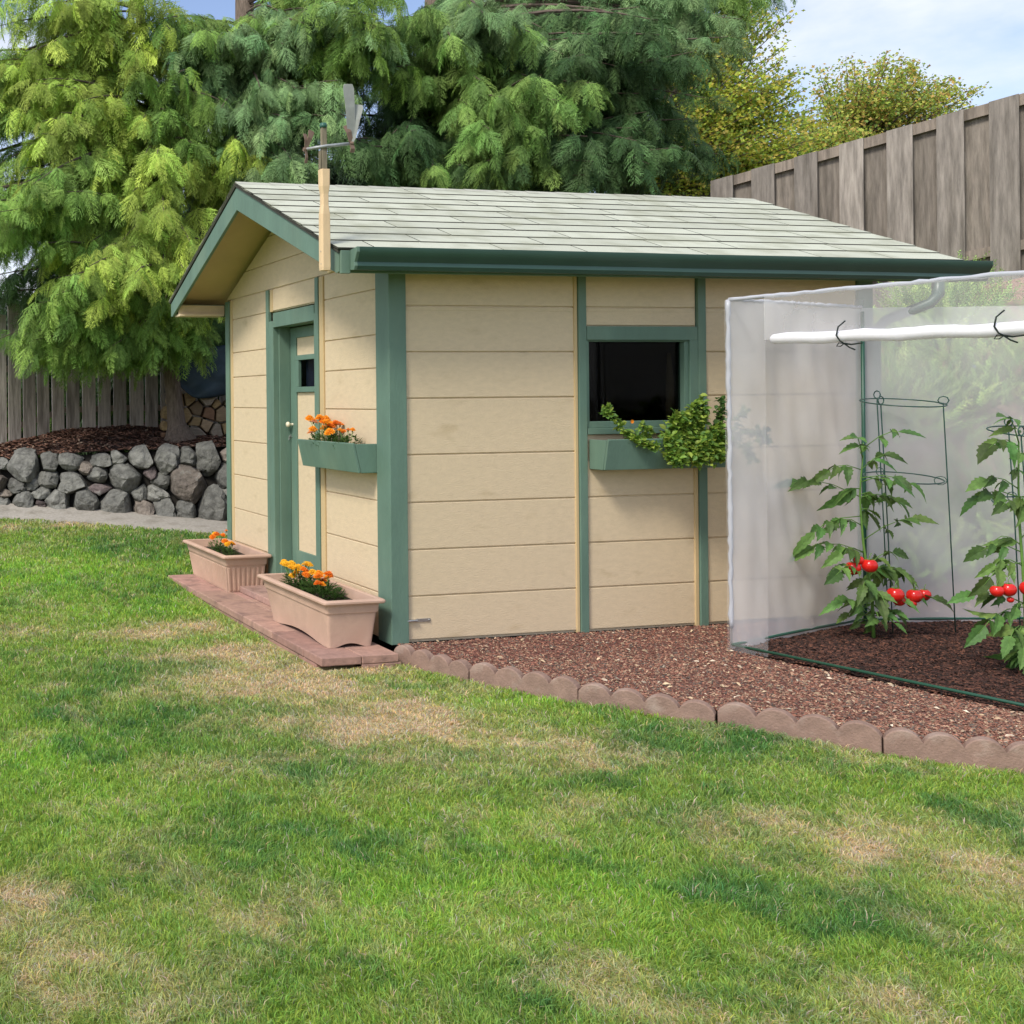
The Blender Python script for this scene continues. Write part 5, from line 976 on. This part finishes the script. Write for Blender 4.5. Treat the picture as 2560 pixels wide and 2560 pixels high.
B_R = [((4.29, 6.1, 6.31), (1.3, 1.0, 0.7), 26, 1), ((5.12, 5.73, 6.37), (1.2, 1.0, 0.6), 24, 2), ((5.98, 5.35, 5.95), (1.3, 1.0, 0.6), 24, 3), ((4.79, 5.29, 5.21), (1.2, 0.9, 0.5), 22, 1), ((6.95, 5.56, 6.42), (1.2, 1.0, 0.6), 22, 2), ((3.49, 6.06, 4.74), (1.2, 0.8, 0.45), 20, 3), ((4.27, 5.39, 4.62), (1.0, 0.7, 0.4), 18, 1), ((5.3, 5.18, 4.54), (1.1, 0.8, 0.35), 18, 3), ((6.57, 5.23, 4.93), (1.1, 0.8, 0.7), 20, 3), ((7.58, 5.64, 6.55), (0.8, 0.9, 0.6), 16, 2), ((8.68, 5.83, 7.05), (0.6, 0.6, 0.22), 5, 1), ((7.35, 5.89, 5.7), (0.6, 0.7, 0.5), 10, 2), ((6.87, 8.23, 6.58), (3.2, 0.8, 1.8), 44, 3), ((4.21, 7.34, 5.81), (1.2, 0.8, 1.0), 18, 3)]
D_R = [((10.77, 8.36, 6.99), (1.0, 0.9, 1.0), 2600), ((10.68, 8.18, 5.81), (1.3, 0.9, 1.1), 3600), ((9.84, 8.04, 5.15), (1.0, 0.8, 0.7), 1600), ((11.4, 8.24, 6.55), (0.55, 0.6, 0.6), 1100), ((11.26, 8.06, 5.46), (1.1, 0.8, 0.5), 1800), ((11.02, 8.62, 8.05), (0.9, 0.9, 0.7), 1600)]
E_R = [((15.25, 10.01, 7.33), (1.25, 0.9, 0.75), 2200), ((14.66, 10.13, 6.74), (1.2, 0.9, 0.55), 1800), ((16.03, 9.85, 7.12), (1.3, 0.9, 0.55), 2200), ((16.81, 9.7, 7.26), (0.8, 0.7, 0.4), 600), ((13.37, 9.37, 6.11), (1.0, 0.8, 0.4), 1400), ((15.64, 9.93, 7.82), (0.7, 0.6, 0.4), 500)]


def T3(d, l, z): return tuple(VW(d, l, z))
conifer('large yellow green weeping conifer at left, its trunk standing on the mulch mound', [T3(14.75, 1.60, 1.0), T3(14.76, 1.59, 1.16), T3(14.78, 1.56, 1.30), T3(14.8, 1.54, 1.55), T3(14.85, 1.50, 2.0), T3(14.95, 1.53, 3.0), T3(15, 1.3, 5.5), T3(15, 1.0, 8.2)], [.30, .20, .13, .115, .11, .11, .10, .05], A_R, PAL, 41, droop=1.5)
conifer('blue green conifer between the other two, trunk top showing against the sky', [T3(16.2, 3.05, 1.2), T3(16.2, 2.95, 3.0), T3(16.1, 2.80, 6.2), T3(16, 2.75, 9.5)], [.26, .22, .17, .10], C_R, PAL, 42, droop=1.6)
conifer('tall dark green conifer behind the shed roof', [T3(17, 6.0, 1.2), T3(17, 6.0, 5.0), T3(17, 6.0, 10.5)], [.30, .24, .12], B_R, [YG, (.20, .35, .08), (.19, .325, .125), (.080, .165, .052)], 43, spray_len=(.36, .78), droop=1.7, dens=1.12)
# evergreen backdrop added behind the trunks, shade of the gaps put into its colour
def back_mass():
    r = np.random.default_rng(77); root = empty('evergreen_backdrop', T3(19.5, 4.0, 1.2), 'dark evergreen backdrop added behind the three conifers', 'tree')
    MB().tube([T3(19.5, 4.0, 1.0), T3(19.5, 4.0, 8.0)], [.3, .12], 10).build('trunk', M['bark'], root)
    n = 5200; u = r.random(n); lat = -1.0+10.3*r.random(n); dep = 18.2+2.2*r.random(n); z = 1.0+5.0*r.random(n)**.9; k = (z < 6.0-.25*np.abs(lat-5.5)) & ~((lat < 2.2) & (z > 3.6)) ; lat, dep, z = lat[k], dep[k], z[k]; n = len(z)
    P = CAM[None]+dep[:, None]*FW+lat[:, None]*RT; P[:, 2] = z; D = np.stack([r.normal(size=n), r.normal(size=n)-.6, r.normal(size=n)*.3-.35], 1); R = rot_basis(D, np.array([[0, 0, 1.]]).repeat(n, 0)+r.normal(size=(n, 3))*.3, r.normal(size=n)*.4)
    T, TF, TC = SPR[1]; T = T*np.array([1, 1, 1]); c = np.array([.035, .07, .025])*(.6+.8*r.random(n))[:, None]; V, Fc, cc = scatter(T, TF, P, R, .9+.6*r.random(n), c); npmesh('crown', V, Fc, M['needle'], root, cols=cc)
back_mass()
# broad leaved trees
def maple(label, base, trunk, regs_, cols, seed, size=.056):
    r = np.random.default_rng(seed); root = empty('maple_tree', base, label, 'tree', 'maple trees beyond the fence'); tb = MB(); tb.tube(trunk, [.12, .10, .05][:len(trunk)], 10); tb.build('trunk', M['bark'], root, smooth=True); lb = MB(); P = []
    top = np.array(trunk[-1])
    for c, rad, n in regs_:
        nb = max(6, n//90)
        for b in range(nb):
            q = r.normal(size=3); q /= np.linalg.norm(q); q *= r.random()**.4; tip = np.array(c)+q*np.array(rad)+np.array([0, 0, .0]); src = np.array(trunk[len(trunk)//2])*.3+top*.7; mid = (src+tip)/2+np.array([0, 0, .15])
            lb.tube([src, mid, tip], [.025, .014, .004], 4, cap=False); m = n//nb; t = r.random(m)**.7; pos = (1-t)[:, None]**2*mid+2*(t*(1-t))[:, None]*((mid+tip)/2)+(t**2)[:, None]*tip
            k = .5; t2 = .35+.65*r.random(m); P.append((mid*(1-t2)[:, None]+tip*t2[:, None])+r.normal(size=(m, 3))*np.array([.20, .20, .13])*(1.2-t2)[:, None]*1.3)
    lb.build('branches', M['limb'], root); P = np.concatenate(P); n = len(P)
    T = np.array([(0, 0, 0), (.35, .28, .03), (.45, .55, 0), (.62, .25, .02), (1, 0, -.08), (.62, -.25, .02), (.45, -.55, 0), (.35, -.28, .03)]); TF = np.array([(0, 1, 2, 3), (0, 3, 4, 5), (0, 5, 6, 7)])
    D = r.normal(size=(n, 3))+np.array([0, 0, -.5]); R = rot_basis(D, np.array([[-.3, -.5, 1.]]).repeat(n, 0)+r.normal(size=(n, 3))*.6, r.normal(size=n)*.4); c = np.array(cols)[r.integers(0, len(cols), n)]*(.7+.6*r.random(n))[:, None]
    V, Fc, cc = scatter(T, TF, P, R, size*(.6+.8*r.random(n)), c); npmesh('crown', V, Fc, M['leaf'], root, cols=cc)
MP = [(.52, .60, .08), (.60, .62, .08), (.38, .52, .08), (.66, .54, .11), (.26, .42, .08)]
maple('yellow green maple showing between the dark conifer and the open sky', T3(17.8, 8.6, 1.0), [T3(17.8, 8.9, 1.0), T3(17.8, 9.0, 3.5), T3(17.8, 9.0, 5.2)], [(c, r_, int(n*3.2)) for c, r_, n in D_R], MP, 51)
maple('small open maple beyond the board fence at right, sky behind it', T3(20.5, 15.0, 1.5), [T3(20.5, 15.0, 1.5), T3(20.5, 15.1, 4.6), T3(20.3, 15.0, 6.3)], [(c, r_, int(n*2.1)) for c, r_, n in E_R], [(.48, .56, .09), (.56, .56, .11), (.34, .47, .08), (.62, .42, .12), (.24, .38, .08)], 52)
# shrubs: rosemary on the bank, greenery beyond the left fence
def shrub(name, label, cat, c, rad, n, cols, seed, group, L=(.18, .34), upz=.7, flowers=0, hemi=True):
    r = np.random.default_rng(seed); root = empty(name, tuple(c), label, cat, group); q = r.normal(size=(n, 3)); q /= np.linalg.norm(q, axis=1, keepdims=True); q *= (r.random(n)**.4)[:, None]; q[:, 2] = np.abs(q[:, 2]) if hemi else q[:, 2]
    P = np.array(c)+q*np.array(rad); D = q*1.0+np.array([0, 0, upz])+r.normal(size=(n, 3))*.45; R = rot_basis(D, r.normal(size=(n, 3))+.01, r.random(n)*6.28); T, TF, TC = SPR3; cc0 = np.array(cols)[r.integers(0, len(cols), n)]*(.7+.6*r.random(n))[:, None]
    V, Fc, cc = scatter(T, TF, P, R, r.uniform(*L, n), cc0); npmesh('foliage', V, Fc, M['needle'], root, cols=cc)
    st = MB()
    for i in range(0, min(n, 12)): st.tube([tuple(c), tuple((np.array(c)+P[i])/2+np.array([0, 0, .05])), tuple(P[i])], [.012, .008, .003], 5, cap=False)
    st.build('stems', M['limb'], root)
    if flowers:
        k = r.integers(0, n, flowers); Tq = np.array([(-1, -1, 0), (1, -1, 0), (1, 1, 0), (-1, 1, 0)]); Rf = rot_basis(r.normal(size=(flowers, 3)), r.normal(size=(flowers, 3)), r.random(flowers)); V, Fc, cc = scatter(Tq, np.array([(0, 1, 2, 3)]), P[k]+D[k]*.08, Rf, np.full(flowers, .011), np.array([[.22, .24, .6]]).repeat(flowers, 0)); npmesh('blossom', V, Fc, M['petal'], root, cols=cc)
_r = random.Random(6); V_, F_, C_ = [], [], []
for i in range(34):
    x = .05+.93*i/34; a = i*2.4; d = Vector((.55, math.cos(a)*.8, math.sin(a)*.8)).normalized(); s = Vector((0, -math.sin(a), math.cos(a))); L_ = .13*(1.15-x*.5); b = len(V_); p = Vector((x, 0, .08*math.sin(x*3)))
    V_ += [p+s*.012, p+d*L_*.5+s*.018, p+d*L_, p+d*L_*.5-s*.018]; F_.append((b, b+1, b+2, b+3)); C_.append(_r.uniform(.8, 1.2))
V_ += [Vector((0, .008, 0)), Vector((0, -.008, 0)), Vector((1, -.004, .01)), Vector((1, .004, .01))]; b = len(V_); F_.append((b-4, b-3, b-2, b-1)); C_.append(.5)
SPR3 = (np.array([tuple(v) for v in V_]), np.array(F_), np.array(C_))
RO = [(.28, .46, .12), (.36, .55, .15), (.17, .32, .08), (.44, .58, .17)]
bp = [((4.75, 1.35, .55), (.75, .7, .75), 'low rosemary at the foot of the bank behind the left tomato cage'), ((5.7, 1.6, 1.2), (.9, .8, .8), 'rosemary bush halfway up the bank behind the film'), ((5.9, .45, .4), (.9, .7, .8), 'rosemary at the foot of the bank behind the second cage'),
      ((6.6, 1.3, 1.5), (.9, .9, .8), 'wide rosemary bush in the middle of the bank'), ((7.2, .2, 1.2), (1.0, .9, .9), 'rosemary cut by the right edge, on the bank'), ((7.0, 1.9, 2.1), (.7, .5, .65), 'rosemary bush right under the tall board fence'), ((7.9, .9, 2.2), (.8, .8, .8), 'topmost rosemary below the fence at the right edge'),
      ((5.2, .75, .15), (.8, .5, .5), 'low rosemary close behind the mulch bed'), ((6.6, -.35, .5), (.8, .8, .8), 'rosemary low at the right edge behind the tomato plants')]
for i, (c, rad, lb_) in enumerate(bp): shrub('rosemary_bush', lb_, 'shrub', c, rad, 900, RO, 60+i, 'rosemary bushes on the bank', flowers=14)
hp = [(T3(17.6, -1.3, .6), (1.2, .6, 1.6), 'leafy bush behind the fence boards at the far left'), (T3(18.0, .6, .7), (1.2, .6, 1.6), 'leafy bush behind the middle of the left fence'), (T3(18.4, 2.4, .8), (1.2, .6, 1.5), 'leafy bush behind the fence beside the trunk')]
for i, (c, rad, lb_) in enumerate(hp): shrub('hedge_bush', lb_, 'shrub', c, rad, 700, [(.10, .19, .04), (.15, .24, .05), (.07, .13, .035)], 80+i, 'bushes behind the left fence', L=(.25, .5))
